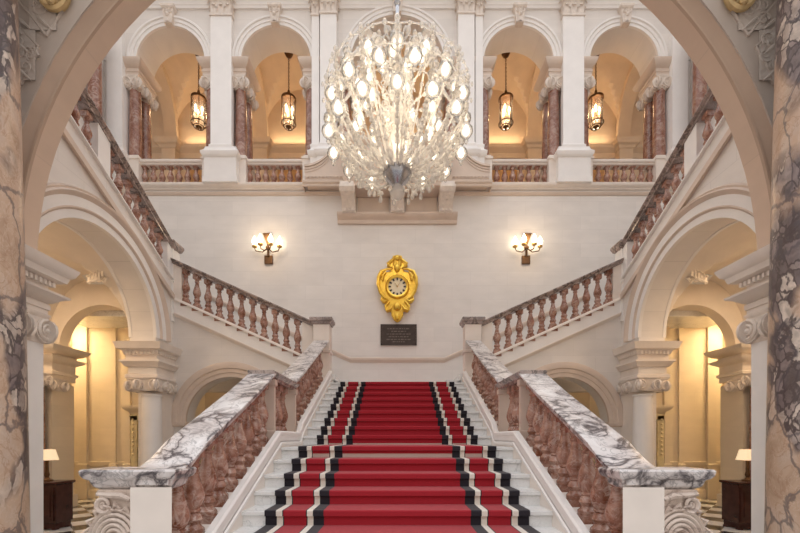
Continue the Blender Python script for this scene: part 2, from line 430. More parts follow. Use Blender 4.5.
# carpet runner: stripes laid over the nosings
strips = [(0, .755, 0), (.755, .865, 1), (.865, .925, 2), (.925, .937, 1), (.937, 1.166, 0), (1.166, 1.178, 1), (1.178, 1.242, 2), (1.242, 1.36, 1)]
prof = [(2.36, FL+.012, 0)]
for k in range(9, -1, -1):
    top = LAND-RISE*k; y0 = YL-TREAD*k
    if k == 0: prof.append((y0+.018, top-.09, 3)); prof.append((y0+.015, top-.05, 0))
    else: prof.append((y0+.018, top-.05, 0))
    prof += [(y0-.014, top-.046, 0), (y0-.014, top+.004, 0), (y0-.004, top+.014, 0)]
    prof.append(((YU if k == 0 else y0+TREAD)+.016, top+.014, 0))
for j in range(1, 10):
    top = LAND+RISE2*j; y0 = YU+TREAD*(j-1)
    if j == 1: prof.append((y0+.017, top-.125, 3))
    prof += [(y0+.018, top-.05, 0), (y0-.014, top-.046, 0), (y0-.014, top+.004, 0), (y0-.004, top+.014, 0)]
    prof.append((y0+TREAD+.016 if j < 9 else 11.4, top+.014, 0))
b = MB()
for s in (-1, 1):
    for x0, x1, mi in strips:
        vs = []; fs = []
        for y, h, _ in prof: vs += [(s*x0, y, h), (s*x1, y, h)]
        o = len(b.v); b.v += vs
        for i in range(len(prof)-1):
            b.f.append((o+2*i, o+2*i+1, o+2*i+3, o+2*i+2)); b.m.append(3 if (prof[i+1][2] == 3 and mi == 0) else mi)
carpet = b.build('carpet_runner', ['c_red', 'c_black', 'c_white', 'c_pale'], None, 1)
tag(carpet, 'red stair carpet with black and ivory border stripes running up the steps', 'carpet')
b = MB()

# ------------------------------------------------------------------ stair balustrades with newels
bal_me = baluster_mesh('turned_baluster', .765, 'red')
def top_rail(y):           # top of hand rail along the central stair
    if y < 3.08: return -.238
    if y < 3.5: t = (y-3.08)/.42; return -.238+(nose(3.5)+1.005+.238)*t**1.35
    if y <= YL: return nose(y)+1.005+.03*max(0, (y-4.9)/.6)
    if y <= YU: return LAND+1.045
    return LAND+RISE2+(y-YU)*SU+.965
XR = 1.845
for s, side in SIDES:
    t = empty('stair_balustrade', (s*XR, 4.2, FL), 'veined marble balustrade along the %s edge of the red carpeted stairs' % side, 'balustrade', 'marble balustrades of the central stairs')
    for ys in ([3.0, 3.08, 3.15, 3.22, 3.29, 3.36, 3.43, 3.5]+lin(3.7, YL-.02, 8), [YL-.08, YU+.02], lin(YU-.05, 9.72, 6)):
        lev = len(ys) == 2
        r = MB(); r.sweep([(XR, y, LAND+1.045 if lev else (top_rail(max(y, YU+.001)) if ys[0] > 6 else top_rail(y))) for y in ys], RAIL)
        r.build('handrail', 'rail' if not lev else 'rail_dark', t, s)
    # string wall and its bright cap
    st = MB()
    A = [3.05]+lin(3.2, YL-.001, 6)+[YL, YU-.2, YU-.1]+lin(YU, YT, 4)+[9.72]
    def stop(y): return (nose(y) if y < YU-.15 else (LAND+.06 if y < YU-.05 else LAND+RISE2+(y-YU)*SU))+.085
    st.strip('y', A, lambda y: FL, stop, 1.60, 2.06)
    st.build('string_wall', 'cream', t, s)
    cp = MB(); cp.sweep([(XR, y, stop(y)+.02) for y in A], [(-.25, -.09), (-.265, -.07), (-.265, -.04), (-.245, -.03), (-.245, .05), (-.255, .06), (-.255, .10), (-.235, .12), (-.175, .12), (-.165, .10), (-.165, -.03), (.165, -.03), (.165, .10), (.235, .12), (.255, .09), (.25, -.09)])
    cp.build('string_cap', 'white', t, s)
    base = lambda y: stop(y)-.01
    y = 3.27
    def putb(y):
        under = (LAND+1.045 if YL < y < YU else (top_rail(y)))-.11
        h = under-base(y)
        o = put_baluster(bal_me, t, (s*XR, y, base(y))); o.scale = (1.05, 1.05, (h+.02)/.83)
    for k in range(9): putb(3.36+k*.258)
    for k in range(3): putb(5.86+k*.27)
    for k in range(10): putb(6.98+k*.272)
    for yy in (5.57, 6.71):
        p = MB(); p.loft_rect(XR-.15, XR+.10, yy-.045, yy+.045, [(LAND+.1, .0), (LAND+.22, .0), (LAND+.23, -.01), (LAND+.84, -.01), (LAND+.86, .01), (LAND+.935, .01)])
        p.build('rail_post', 'moulding', t, s)
    # newel pedestal at the foot
    n = empty('newel_pedestal', (s*1.84, 3.04, FL), 'veined marble capped pedestal with carved scroll at the foot of the stairs, %s side' % side, 'pedestal', 'pedestals at the foot of the stairs')
    p = MB(); p.prism([(1.68, 2.98), (1.99, 2.98), (2.12, 3.2), (1.806, 3.2)], 'z', FL, -.37); p.prism([(1.64, 2.94), (2.03, 2.94), (2.16, 3.22), (1.78, 3.22)], 'z', FL, FL+.2); p.build('pedestal_shaft', 'cream', n, s)
    cpp = MB(); cpp.loft_rect(1.74, 2.28, 3.06, 3.20, [(-.388, 0), (-.365, .03), (-.32, .045), (-.305, .07), (-.28, .085), (-.25, .09), (-.236, .08)])
    cpp.build('pedestal_cap', 'rail', n, s)
    v = MB()
    # big scroll with acanthus ribs on the outer flank
    v.prism([(1.99, -.39), (2.26, -.39), (2.24, -.47), (2.20, -.52), (2.27, -.60), (2.31, -.72), (2.29, -.86), (2.21, -.98), (2.10, -1.05), (1.99, -1.07)], 'x', 3.01, 3.12)
    for yy in (2.995, 3.125):
        c0 = (2.12, yy, -.76)
        for k in range(5):
            R0 = .06+.030*k
            v.tube([(c0[0]+R0*math.cos(a)*1.05, yy-.006*math.sin(k), c0[2]+R0*1.25*math.sin(a)) for a in lin(PI*.95-.12*k, -PI*.62, 16)], [.016]*8+[.015]*5+[.012, .010, .008, .005], 5)
        v.spiral((2.20, yy, -.50), 'x', .065, 1.8, .022, flip=1, start=PI*1.2)
        v.spiral((2.09, yy, -.95), 'x', .075, 1.8, .022, flip=-1, start=PI*.5)
        v.tube([(2.0, yy, -.46), (2.06, yy-.01, -.43), (2.15, yy, -.43), (2.25, yy, -.42)], [.018, .026, .024, .015], 6)
        for k in range(6):
            a = .1+k*.36
            v.tube([(c0[0]+.19*math.cos(a), yy, c0[2]+.23*math.sin(a)), (c0[0]+.225*math.cos(a+.1), yy-.015, c0[2]+.265*math.sin(a+.1)), (c0[0]+.20*math.cos(a+.28), yy, c0[2]+.24*math.sin(a+.28))], [.01, .017, .008], 5)
        v.ball(c0, .05, 8)
    v.loft_rect(1.99, 2.16, 3.02, 3.10, [(FL, .03), (FL+.25, .03), (FL+.27, 0), (-.98, 0)])
    v.build('carved_scroll', 'scroll', n, s)
    # upper newel, where the flights divide
    u = empty('newel_post', (s*1.84, 9.95, TOPH), 'square cream newel with dark marble cap where the %s upper flight begins' % side, 'newel post', 'newels at the top of the carpet')
    p = MB(); p.loft_rect(1.66, 2.06, 9.78, 10.12, [(FL+.5, .02), (TOPH+.2, .02), (TOPH+.24, 0), (TOPH+.75, 0), (TOPH+.77, .025), (TOPH+.82, .025), (TOPH+.84, 0), (2.78, 0)]); p.build('post_shaft', 'cream', u, s)
    p = MB(); p.loft_rect(1.66, 2.06, 9.78, 10.12, [(2.78, .0), (2.80, .03), (2.84, .04), (2.87, .075), (2.93, .08), (2.95, .065)]); p.build('post_cap', 'rail_dark', u, s)

# ------------------------------------------------------------------ back flights (left and right from the top landing)
SB = .4477
def rail_b(x): return 2.95+(x-2.24)*SB
def str_b(x): return 2.085+(x-2.38)*SB
bal_b = baluster_mesh('flight_baluster', .70, 'red', 12, .92)
for s, side in SIDES:
    # wall under the flight with its arch
    w = MB(); ca, ch, R = 4.15, .40, 1.13
    up = lambda x: str_b(x)-.12
    w.strip('x', [2.06, ca-R], lambda x: FL, up, 10.0, 10.4)
    w.strip('x', [ca+R, 5.6], lambda x: FL, up, 10.0, 10.4)
    w.strip('x', [ca+R*math.cos(PI-PI*i/24) for i in range(25)], lambda x: ch+math.sqrt(max(0, R*R-(x-ca)**2)), up, 10.0, 10.4)
    struct(w.build('wall_stair_%s' % side, 'wall_x', None, s))
    a = MB()
    a.ring('x', ca, ch, [(R-.01, 10.02), (R-.01, 9.95), (R+.09, 9.95), (R+.10, 9.93), (R+.19, 9.93), (R+.21, 9.90), (R+.30, 9.89), (R+.36, 9.91), (R+.37, 10.02)], 28)
    for xx in (ca-R-.18, ca+R+.18): a.loft_rect(xx-.17, xx+.17, 9.95, 10.3, [(ch-.12, 0), (ch-.10, .03), (ch-.03, .05), (ch, .04)])
    struct(a.build('trim_1' if s < 0 else 'trim_2', 'moulding', None, s))
    f = MB(); xs = []
    f.strip('x', [1.25, 5.6], lambda x: TOPH+(x-.95)*SB-.32, lambda x: TOPH+(x-.95)*SB-.16, 10.15, 12.0)
    for k in range(13):
        x0 = 1.25+.335*k; f.box(x0, x0+.36, 10.15, 12.0, TOPH+.1+.15*k-.12, TOPH+.15*(k+1))
    tag(f.build('side_stair_flight', 'step', None, s), 'white marble flight climbing to the %s along the clock wall' % side, 'stairs', 'flights along the clock wall')
    t = empty('stair_balustrade', (s*3.9, 10.0, TOPH), 'dark railed marble balustrade sloping up the %s flight under the wall sconce' % side, 'balustrade', 'balustrades below the sconces')
    r = MB(); r.sweep([(x, 10.02, rail_b(x)) for x in lin(2.08, 5.62, 6)], RAIL); r.build('handrail', 'rail_dark', t, s)
    st = MB(); st.strip('x', [2.06, 5.6], lambda x: str_b(x)-.42, lambda x: str_b(x)-.05, 9.95, 10.15); st.build('string_band', 'white', t, s)
    c = MB(); c.sweep([(x, 10.04, str_b(x)-.02) for x in (2.06, 5.6)], [(-.13, -.05), (-.13, -.02), (-.11, .02), (.11, .02), (.13, -.02), (.13, -.05)])
    c.sweep([(x, 10.0, str_b(x)-.40) for x in (2.06, 5.6)], [(0, -.07), (.03, -.06), (.06, -.02), (.08, .0), (.08, .02), (0, .03), (-.02, 0)] if s else [])
    c.build('string_moulding', 'cream', t, s)
    for k in range(11):
        x = 2.50+k*.28; h = rail_b(x)-.115-str_b(x)
        o = put_baluster(bal_b, t, (s*x, 10.03, str_b(x))); o.scale = (1.12, 1.12, (h+.01)/.70*.92)
    for xa, xb in ((2.10, 2.36), (5.36, 5.62)):
        p = MB(); p.strip('x', [xa, xb], lambda x: str_b(x)-.02, lambda x: rail_b(x)-.10, 9.93, 10.14); p.build('rail_post', 'cream', t, s)

# ------------------------------------------------------------------ side flights above the arcades
XA = 5.6; RA = 1.65; CA = 7.62; HA = 2.33
def rail_s(y): return 5.29+(8.9-y)*.49
def str_s(y): return 4.50+(8.9-y)*.49
bal_s = baluster_mesh('side_baluster', .69, 'red', 12, .95)
for s, side in SIDES:
    w = MB()
    up = lambda y: str_s(y)-.06
    w.strip('y', [5.15, CA-RA], lambda y: FL, up, XA, 6.2)
    w.strip('y', [CA+RA, 10.12], lambda y: 1.5, up, XA, 6.2); w.strip('y', [CA+RA, 10.12], lambda y: FL, lambda y: 1.5, XA, 6.0)
    w.strip('y', [CA+RA*math.cos(PI-PI*i/32) for i in range(33)], lambda y: HA+math.sqrt(max(0, RA*RA-(y-CA)**2)), up, XA, 6.2)
    struct(w.build('wall_arcade_%s' % side, 'wall_y', None, s))
    a = MB()
    a.ring('y', CA, HA, [(RA-.012, XA+.05), (RA-.012, XA-.03), (RA+.13, XA-.03), (RA+.15, XA-.06), (RA+.33, XA-.06), (RA+.33, XA+.03)], 40)
    a.ring('y', CA, HA, [(RA+.325, XA+.02), (RA+.325, XA-.055), (RA+.36, XA-.09), (RA+.40, XA-.12), (RA+.43, XA-.09), (RA+.46, XA-.10), (RA+.49, XA-.05), (RA+.49, XA+.02)], 40, mi=1)
    a.ring('y', CA, HA, [(RA+.12, XA), (RA+.12, XA-.035), (RA+.15, XA-.07), (RA+.17, XA-.066), (RA+.17, XA)], 40, mi=1)
    a.ring('y', CA, HA, [(RA-.012, XA+.55), (RA-.012, XA+.62), (RA+.2, XA+.64), (RA+.2, XA+.55)], 40)
    struct(a.build('trim_3' if s < 0 else 'trim_4', ['white', 'moulding'], None, s))
    a = MB()
    a.sweep([(XA-.02, y, str_s(y)-.50) for y in (5.2, 10.08)], [(-.06, -.06), (-.02, -.06), (.04, -.02), (.075, .02), (.085, .05), (.05, .06), (-.06, .06)] if s else [])
    struct(a.build('trim_5' if s < 0 else 'trim_6', 'moulding', None, s))
    t = empty('stair_balustrade', (s*5.7, 8, 3.5), 'marble balustrade climbing towards the viewer above the %s side arch' % side, 'balustrade', 'balustrades above the side arches')
    r = MB(); r.sweep([(5.69, y, rail_s(y)) for y in lin(5.2, 10.0, 6)], RAIL); r.build('handrail', 'rail_dark', t, s)
    c = MB(); c.sweep([(5.69, y, str_s(y)-.02) for y in (5.2, 10.1)], [(-.15, -.05), (-.15, -.02), (-.12, .02), (.12, .02), (.15, -.02), (.15, -.05)]); c.build('string_moulding', 'white', t, s)
    for k in range(16):
        y = 9.55-k*.278
        if y < 5.3: break
        h = rail_s(y)-.115-str_s(y)
        o = put_baluster(bal_s, t, (s*5.69, y, str_s(y))); o.scale = (1, 1, (h+.01)/.69*.92)
    # pedestal block part way up
    for ya, yb in ((9.72, 9.9), (7.46, 7.78)):
        p = MB(); p.strip('y', [ya, yb], lambda y: str_s(y)-.02, lambda y: rail_s(y)-.1, 5.58, 5.80); p.build('rail_post', 'white', t, s)
    u = empty('newel_post', (s*5.72, 10.05, 3.4), 'white newel at the %s corner where the stair turns above the arch' % side, 'newel post', 'corner newels')
    p = MB(); p.loft_rect(5.56, 5.86, 9.90, 10.22, [(2.9, .0), (3.85, .0), (3.87, .02), (3.92, .02), (3.94, 0), (4.72, 0)]); p.build('post_shaft', 'white', u, s)
    p = MB(); p.loft_rect(5.56, 5.86, 9.90, 10.22, [(4.70, 0), (4.73, .04), (4.78, .06), (4.82, .08), (4.87, .08), (4.89, .06)]); p.build('post_cap', 'rail_dark', u, s)
    f = MB(); f.strip('y', [5.2, 10.2], lambda y: str_s(y)-.34, lambda y: str_s(y)-.2, 6.2, 7.5); f.box(5.6, 8.7, 10.2, 12, 3.1, 3.4)
    tag(f.build('side_stair_flight', 'step', None, s), 'upper stair flight over the %s arcade rising to the gallery' % side, 'stairs', 'flights over the arcades')

# ------------------------------------------------------------------ piers of the arcade
FARP = [(1.36, .0), (1.40, .05), (1.47, .05), (1.49, .0), (1.64, 0), (1.66, .05), (1.74, .10), (1.76, .13), (1.80, .13), (1.81, .03), (1.92, .03), (1.94, .06), (2.03, .09), (2.05, .17), (2.15, .20), (2.20, .22)]
for s, side in SIDES:
    t = empty('arcade_pier', (s*5.9, 9.6, FL), 'cream pier with ionic half column at the far end of the %s side arcade' % side, 'pier', 'far arcade piers')
    p = MB(); p.loft_rect(5.585, 6.0, 9.28, 10.0, [(FL, .06), (FL+.3, .06), (FL+.33, 0), (1.36, 0)]); p.build('pier_shaft', 'cream', t, s)
    p = MB(); p.lathe([(.27, 0), (.27, .16), (.24, .18), (.26, .22), (.24, .27), (.225, .3), (.222, 1.2), (.195, 2.66), (.21, 2.68), (.21, 2.72)], 5.66, 9.22, FL, 24); p.build('half_column', 'white', t, s)
    p = MB(); ionic(p, 5.66, 9.22, .24, 1.37, .30); ionic(p, 6.02, 9.40, .2, 1.37, .30); ionic(p, 5.72, 9.9, .2, 1.37, .30); p.build('capital', 'carved', t, s)
    p = MB(); p.loft_rect(5.585, 6.25, 9.28, 10.0, FARP)
    for k in range(8): p.box(5.60+.085*k, 5.645+.085*k, 9.18, 9.26, 1.94, 2.01)
    for k in range(8): p.box(5.50, 5.57, 9.28+.09*k, 9.325+.09*k, 1.94, 2.01)
    p.build('entablature', 'cream', t, s)
    # near pier and capital under the front arch
    t = empty('arch_pier', (s*4.85, 4.9, FL), 'white pier with ionic capital under the %s foot of the great front arch' % side, 'pier', 'front arch piers')
    p = MB(); p.loft_rect(4.60, 5.3, 4.72, 5.20, [(FL, .08), (FL+.3, .08), (FL+.34, 0), (1.30, 0)]); p.build('pier_shaft', 'white', t, s)
    p = MB(); ionic(p, 4.74, 5.04, .19, 1.60, .38); ionic(p, 4.74, 4.70, .19, 1.60, .38); p.build('capital', 'carved', t, s)
    p = MB(); p.loft_rect(4.60, 5.3, 4.72, 5.20, [(1.28, 0), (1.60, 0), (1.60, .03), (1.66, .03), (1.67, .05), (1.73, .05), (1.75, .03), (1.76, .06), (1.82, .13), (1.85, .19), (1.875, .20), (1.88, .03), (1.95, .03), (2.03, .05), (2.06, .17), (2.13, .19), (2.16, .23), (2.23, .26), (2.26, .27)])
    for k in range(9): p.box(4.49, 4.55, 4.70+.065*k, 4.735+.065*k, 1.97, 2.03)
    p.build('entablature', 'cream', t, s)
    # free standing breccia columns in front
    t = empty('marble_column', (s*4.50, 4.3, FL), 'polished breccia marble column standing closest on the %s' % side, 'column', 'foreground marble columns')
    p = MB(); p.lathe([(.42, .45)]+[(.412-.0075*i-.0004*i*i, .55+.66*i) for i in range(11)], 4.50, 4.3, FL, 40); p.build('column_shaft', 'breccia', t, s)
    p = MB(); p.loft_rect(4.0, 5.0, 3.8, 4.8, [(FL, 0), (FL+.2, 0)]); p.lathe([(.5, .2), (.52, .26), (.5, .32), (.44, .34), (.43, .38), (.46, .42), (.44, .46)], 4.50, 4.3, FL, 32); p.build('column_base', 'white', t, s)
    p = MB(); ionic(p, 4.50, 4.3, .38, 6.0, .6); p.build('capital', 'carved', t, s)

# ------------------------------------------------------------------ great front arch
CF, RF = 2.19, 4.62
w = MB()
xs = [RF*math.cos(PI-PI*i/48) for i in range(49)]
w.strip('x', xs, lambda x: CF+math.sqrt(max(0, RF*RF-x*x)), lambda x: 7.6, 4.88, 5.13)
for s in (-1, 1): w.strip('x', sorted([s*RF, s*7.2]), lambda x: CF, lambda x: 7.6, 4.88, 5.13)
struct(w.build('wall_front', 'beige'))
w = MB()
R2 = RF+.10
xs = [R2*math.cos(PI-PI*i/48) for i in range(49)]
w.strip('x', xs, lambda x: CF+math.sqrt(max(0, R2*R2-x*x)), lambda x: 7.6, 4.76, 4.88)
for s in (-1, 1): w.strip('x', sorted([s*R2, s*7.2]), lambda x: CF, lambda x: 7.6, 4.76, 4.88)
struct(w.build('wall_spandrel', 'spandrel'))
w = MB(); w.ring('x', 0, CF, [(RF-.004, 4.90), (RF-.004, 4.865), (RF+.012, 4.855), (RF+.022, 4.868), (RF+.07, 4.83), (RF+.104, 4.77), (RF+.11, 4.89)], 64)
struct(w.build('trim_7', 'beige_shaded'))
DS = 4.76/400
def sp(x, y): return ((397.3-x)*DS, (438-y)*DS)
for s, side in SIDES:
    for i, (poly, nm) in enumerate(((((4, 27), (18.5, 25.5), (39.4, 47.8), (30, 66), (21.5, 85), (4, 85)), 'lower'), (((4, -14), (19, 0), (47, 36.5), (57, 22), (76, -14)), 'upper'))):
        P = [sp(*q) for q in poly]
        t = empty('relief_panel', (s*P[1][0], 4.76, P[1][1]), '%s carved plaster panel beside the front arch, beside the %s marble column' % (nm, side), 'wall panel', 'carved spandrel panels')
        g = MB(); g.prism(P, 'x', 4.752, 4.77); g.build('panel_ground', 'relief', t, s)
        g = MB()
        for k in range(len(P)):
            p, q = P[k], P[(k+1) % len(P)]; g.tube([(p[0], 4.752, p[1]), (q[0], 4.752, q[1])], .018, 6)
        g.build('panel_frame', 'spandrel', t, s)
        g = MB(); cx = sum(p[0] for p in P)/len(P); cz = sum(p[1] for p in P)/len(P)
        for k in range(7):
            q = (cx+random.uniform(-.17, .1), 4.745, cz+random.uniform(-.2, .2))
            g.spiral(q, 'x', .085, 1.5, .018, flip=random.choice((-1, 1)), start=k)
        for k in range(3):
            z = cz-.3+.3*k; g.tube([(cx-.15, 4.745, z), (cx-.05, 4.735, z+.09), (cx+.04, 4.745, z+.16)], [.012, .022, .01], 5)
        g.box(cx-.2, cx+.12, 4.742, 4.747, cz-.3, cz+.3); g.build('scroll_relief', 'relief', t, s)
    c = sp(58, -7)
    g = MB(); P = [(c[0]+.17*math.cos(2*PI*k/24), c[1]+.25*math.sin(2*PI*k/24)) for k in range(24)]
    g.prism(P, 'x', 4.70, 4.77)
    g.tube([(p[0], 4.70, p[1]) for p in P+P[:1]], .035, 6); g.ball((c[0], 4.66, c[1]-.2), .05, 8); g.ball((c[0]-.1, 4.67, c[1]-.16), .035, 8)
    tag(g.build('gilt_medallion', 'gilt_old', None, s), 'gilded oval medallion at the top %s corner above the front arch' % side, 'ornament', 'gilt medallions')

# ------------------------------------------------------------------ back wall, gallery arcade
YB = 12.0; GF = 7.55; SPR = 11.34; RG = 1.055
BAYS = [-6.8, -3.64, 0, 3.64, 6.8]; RGS = [1.03, 1.05, 1.40, 1.05, 1.03]; SPC = [11.34, 11.34, 11.3, 11.34, 11.34]
w = MB()
w.box(-2.2, 2.2, YB, YB+.35, FL, GF)
for s in (-1, 1): w.box(min(s*2.2, s*6.2), max(s*2.2, s*6.2), YB, YB+.35, 1.4, GF); w.box(min(s*6.2, s*9.4), max(s*6.2, s*9.4), YB, YB+.35, 3.2, GF)
edges = [-9.4]
for c, R, h in zip(BAYS, RGS, SPC):
    w.box(edges[-1], c-R, YB, YB+.85, SPR, 14.4)
    w.strip('x', [c+R*math.cos(PI-PI*i/24) for i in range(25)], lambda x: h+math.sqrt(max(0, R*R-(x-c)**2)), lambda x: 14.4, YB, YB+.85)
    edges.append(c+R)
w.box(edges[-1], 9.4, YB, YB+.85, SPR, 14.4)
struct(w.build('wall_back', 'wall_x'))
# solid piers behind the pilasters
w = MB()
for s in (-1, 1):
    for x0, x1 in ((1.86, 2.42), (4.98, 5.46), (8.16, 8.9)): w.box(min(s*x0, s*x1), max(s*x0, s*x1), YB+.02, YB+.8, GF, SPR+.02)
struct(w.build('wall_gallery_piers', 'white'))
a = MB()
for c, R, h in zip(BAYS, RGS, SPC):
    a.ring('x', c, h, [(R-.008, YB+.05), (R-.008, YB-.02), (R+.08, YB-.02), (R+.09, YB-.045), (R+.17, YB-.045), (R+.19, YB-.08), (R+.24, YB-.08), (R+.27, YB-.04), (R+.28, YB+.03)], 32)
struct(a.build('trim_8', 'white'))
# ledges: gallery floor edge, cornice, chair rail
a = MB()
a.sweep([(-9.2, YB, GF-.02), (9.2, YB, GF-.02)], [(-.02, -.10), (.04, -.10), (.06, -.06), (.12, -.03), (.14, 0), (.14, .06), (-.02, .06)])
a.sweep([(-9.2, YB, 7.33), (9.2, YB, 7.33)], [(-.02, -.06), (.02, -.06), (.05, -.02), (.06, .02), (-.02, .03)], 1)
struct(a.build('trim_9', ['cream', 'moulding']))
a = MB()
a.sweep([(-9.2, YB, 13.05), (9.2, YB, 13.05)], [(-.02, -.20), (.05, -.20), (.06, -.14), (.08, -.12), (.10, 0), (.22, .06), (.30, .12), (.32, .22), (-.02, .22)])
struct(a.build('trim_10', 'white'))
a = MB()
a.sweep([(-5.6, YB, 2.34+(5.6-1.41)*SB), (-1.41, YB, 2.34), (1.41, YB, 2.34), (5.6, YB, 2.34+(5.6-1.41)*SB)], [(-.01, -.08), (.02, -.08), (.03, -.04), (.06, .0), (.06, .05), (.03, .07), (-.01, .07)])
struct(a.build('trim_11', 'moulding'))
# keystones
for c, R, h, nm in zip(BAYS, RGS, SPC, ('far left', 'inner left', 'central', 'inner right', 'far right')):
    k = MB(); k.prism([(c-.11, h+R-.06), (c+.11, h+R-.06), (c+.17, h+R+.42), (c-.17, h+R+.42)], 'x', YB-.16, YB+.02)
    k.loft_rect(c-.17, c+.17, YB-.18, YB, [(h+R+.36, 0), (h+R+.40, .03), (h+R+.46, .03)])
    for sx in (-1, 1): k.spiral((c+sx*.08, YB-.17, h+R+.28), 'x', .07, 1.6, .02, flip=sx)
    k.ball((c, YB-.17, h+R+.15), .07, 8); leaf(k, (c, YB-.16, h+R-.04), (0, -1, 0), .16, .22, .05)
    tag(k.build('keystone', 'carved'), 'carved scroll keystone over the %s gallery arch' % nm, 'keystone', 'gallery keystones')
# pilasters
def pilaster(s, x0, x1, label, pk=.09, dep=.14):
    t = empty('pilaster', (s*(x0+x1)/2, YB, GF), label, 'pilaster', 'gallery pilasters')
    p = MB(); p.loft_rect(x0, x1, YB-dep, YB+.02, [(8.62, .04), (8.68, .04), (8.70, .02), (8.74, 0), (12.54, 0)]); p.build('pilaster_shaft', 'white', t, s)
    p = MB(); p.loft_rect(x0-pk, x1+pk, YB-dep-.06, YB+.04, [(GF, .03), (GF+.16, .03), (GF+.18, 0), (8.28, 0), (8.30, .03), (8.36, .07), (8.44, .08), (8.48, .04), (8.52, 0), (8.60, -.02), (8.62, -.02)]); p.build('pedestal', 'white', t, s)
    p = MB(); corinthian(p, x0, x1, YB-dep, YB+.02, 12.52, 13.16); p.build('capital', 'carved', t, s)
for s, side in SIDES:
    pilaster(s, 4.92, 5.54, 'broad white pilaster with leafy capital between the two %s gallery arches' % side, .17)
    pilaster(s, 1.80, 2.28, 'broad white pilaster with leafy capital just %s of the chandelier' % side, .08, .2)
    pilaster(s, 2.32, 2.54, 'slim white pilaster paired on the outside of the broad one %s of the chandelier' % side, .03)
    pilaster(s, 8.16, 8.62, 'white corner pilaster at the far %s end of the gallery' % side, .06)
# red marble columns with entablature blocks
GENT = [(10.90, 0), (10.92, .02), (10.98, .02), (11.0, .04), (11.05, .04), (11.06, .015), (11.12, .015), (11.16, .07), (11.22, .12), (11.30, .15), (11.34, .15)]
def gallery_column(x, label):
    t = empty('gallery_column', (x, YB+.22, 8.4), label, 'column', 'red marble gallery columns')
    for yy in (YB+.20, YB+.66):
        p = MB(); p.lathe([(.185, 8.5), (.18, 8.56), (.175, 9.2), (.155, 10.56)], x, yy, 0, 18); p.build('column_shaft', 'redcol', t)
        p = MB(); p.loft_rect(x-.22, x+.22, yy-.21, yy+.21, [(GF, 0), (8.36, 0), (8.37, .03), (8.43, .03), (8.44, -.02), (8.5, -.02)]); p.build('column_base', 'cream', t)
        p = MB(); ionic(p, x, yy, .19, 10.91, .40); p.build('capital', 'carved', t)
    p = MB(); p.loft_rect(x-.19, x+.19, YB+.03, YB+.84, GENT); p.build('entablature_block', 'moulding', t)
for s, side in SIDES:
    for x, pos in ((7.98, 'outer side of the far %s arch'), (5.64, 'inner side of the far %s arch'), (4.76, 'outer side of the inner %s arch'), (2.62, 'inner side of the inner %s arch'), (1.62, '%s side of the central arch')):
        gallery_column(s*x, 'dark red marble gallery column on the '+pos % side)
# gallery balustrades
bal_g = baluster_mesh('gallery_baluster', .64, 'red', 12, 1.05)
for c, x0, x1, nm in ((-6.8, -7.82, -5.74, 'far left'), (-3.64, -4.62, -2.66, 'inner left'), (3.64, 2.66, 4.62, 'inner right'), (6.8, 5.74, 7.82, 'far right')):
    t = empty('gallery_balustrade', (c, YB+.2, GF), 'low marble balustrade across the %s gallery arch' % nm, 'balustrade', 'gallery balustrades')
    r = MB(); r.sweep([(x0, YB+.2, 8.40), (x1, YB+.2, 8.40)], [(-.12, -.14), (.12, -.14), (.13, -.10), (.17, -.08), (.18, -.03), (.16, 0), (-.16, 0), (-.18, -.03), (-.17, -.08), (-.13, -.10)]); r.build('handrail', 'cream', t)
    r = MB(); r.box(x0, x1, YB+.05, YB+.36, GF+.02, GF+.09); r.build('plinth', 'cream', t)
    n = 8
    for k in range(n): put_baluster(bal_g, t, (x0+(x1-x0)*(k+.5)/n, YB+.2, GF+.08))
# central balcony on brackets
t = empty('balcony', (0, 11.4, 7.3), 'projecting stone balcony with curved ends behind the chandelier', 'balcony')
b = MB(); b.loft_rect(-1.52, 1.52, 11.30, 12.0, [(7.18, -.06), (7.26, -.05), (7.30, 0), (7.40, .03), (7.42, -.02), (7.60, -.02), (7.64, .02), (7.70, .03), (7.72, -.03), (8.30, -.03), (8.34, .02), (8.42, .06), (8.48, .08), (8.52, .06)])
b.build('balcony_front', 'moulding', t)
for s in (-1, 1):      # swept flanks that die into the wall
    top = [(2.70-1.18*q, 7.95+.95*(1-math.cos(q*PI/2))**1.15) for q in lin(0, 1, 14)]
    b = MB(); b.prism([(2.66, 7.42)]+[(x, z-.12) for x, z in top]+[(1.52, 7.42)], 'x', 11.66, 12.0)
    for d, e in ((.0, .06), (.07, .03), (.14, .015)):
        b.strip('x', [x for x, z in top], lambda x: [z for q, z in top if q == x][0]-d-.06, lambda x: [z for q, z in top if q == x][0]-d, 11.66-e, 12.0)
    b.sweep([(2.74, 12.0, 7.42), (2.74, 11.66, 7.42), (1.46, 11.66, 7.42)], [(0, -.1), (-.03, -.08), (-.03, -.03), (-.07, 0), (-.08, .05), (-.03, .10), (0, .10)])
    b.build('balcony_flank', 'moulding', t, s)
    b = MB()
    for k in range(11): x = 1.56+.105*k; b.box(x, x+.05, 11.62, 11.665, 7.56, 7.62)
    b.box(1.52, 2.68, 11.64, 11.665, 7.54, 7.56); b.box(1.52, 2.68, 11.635, 11.665, 7.605, 7.63)
    b.build('dentil_moulding', 'moulding', t, s)
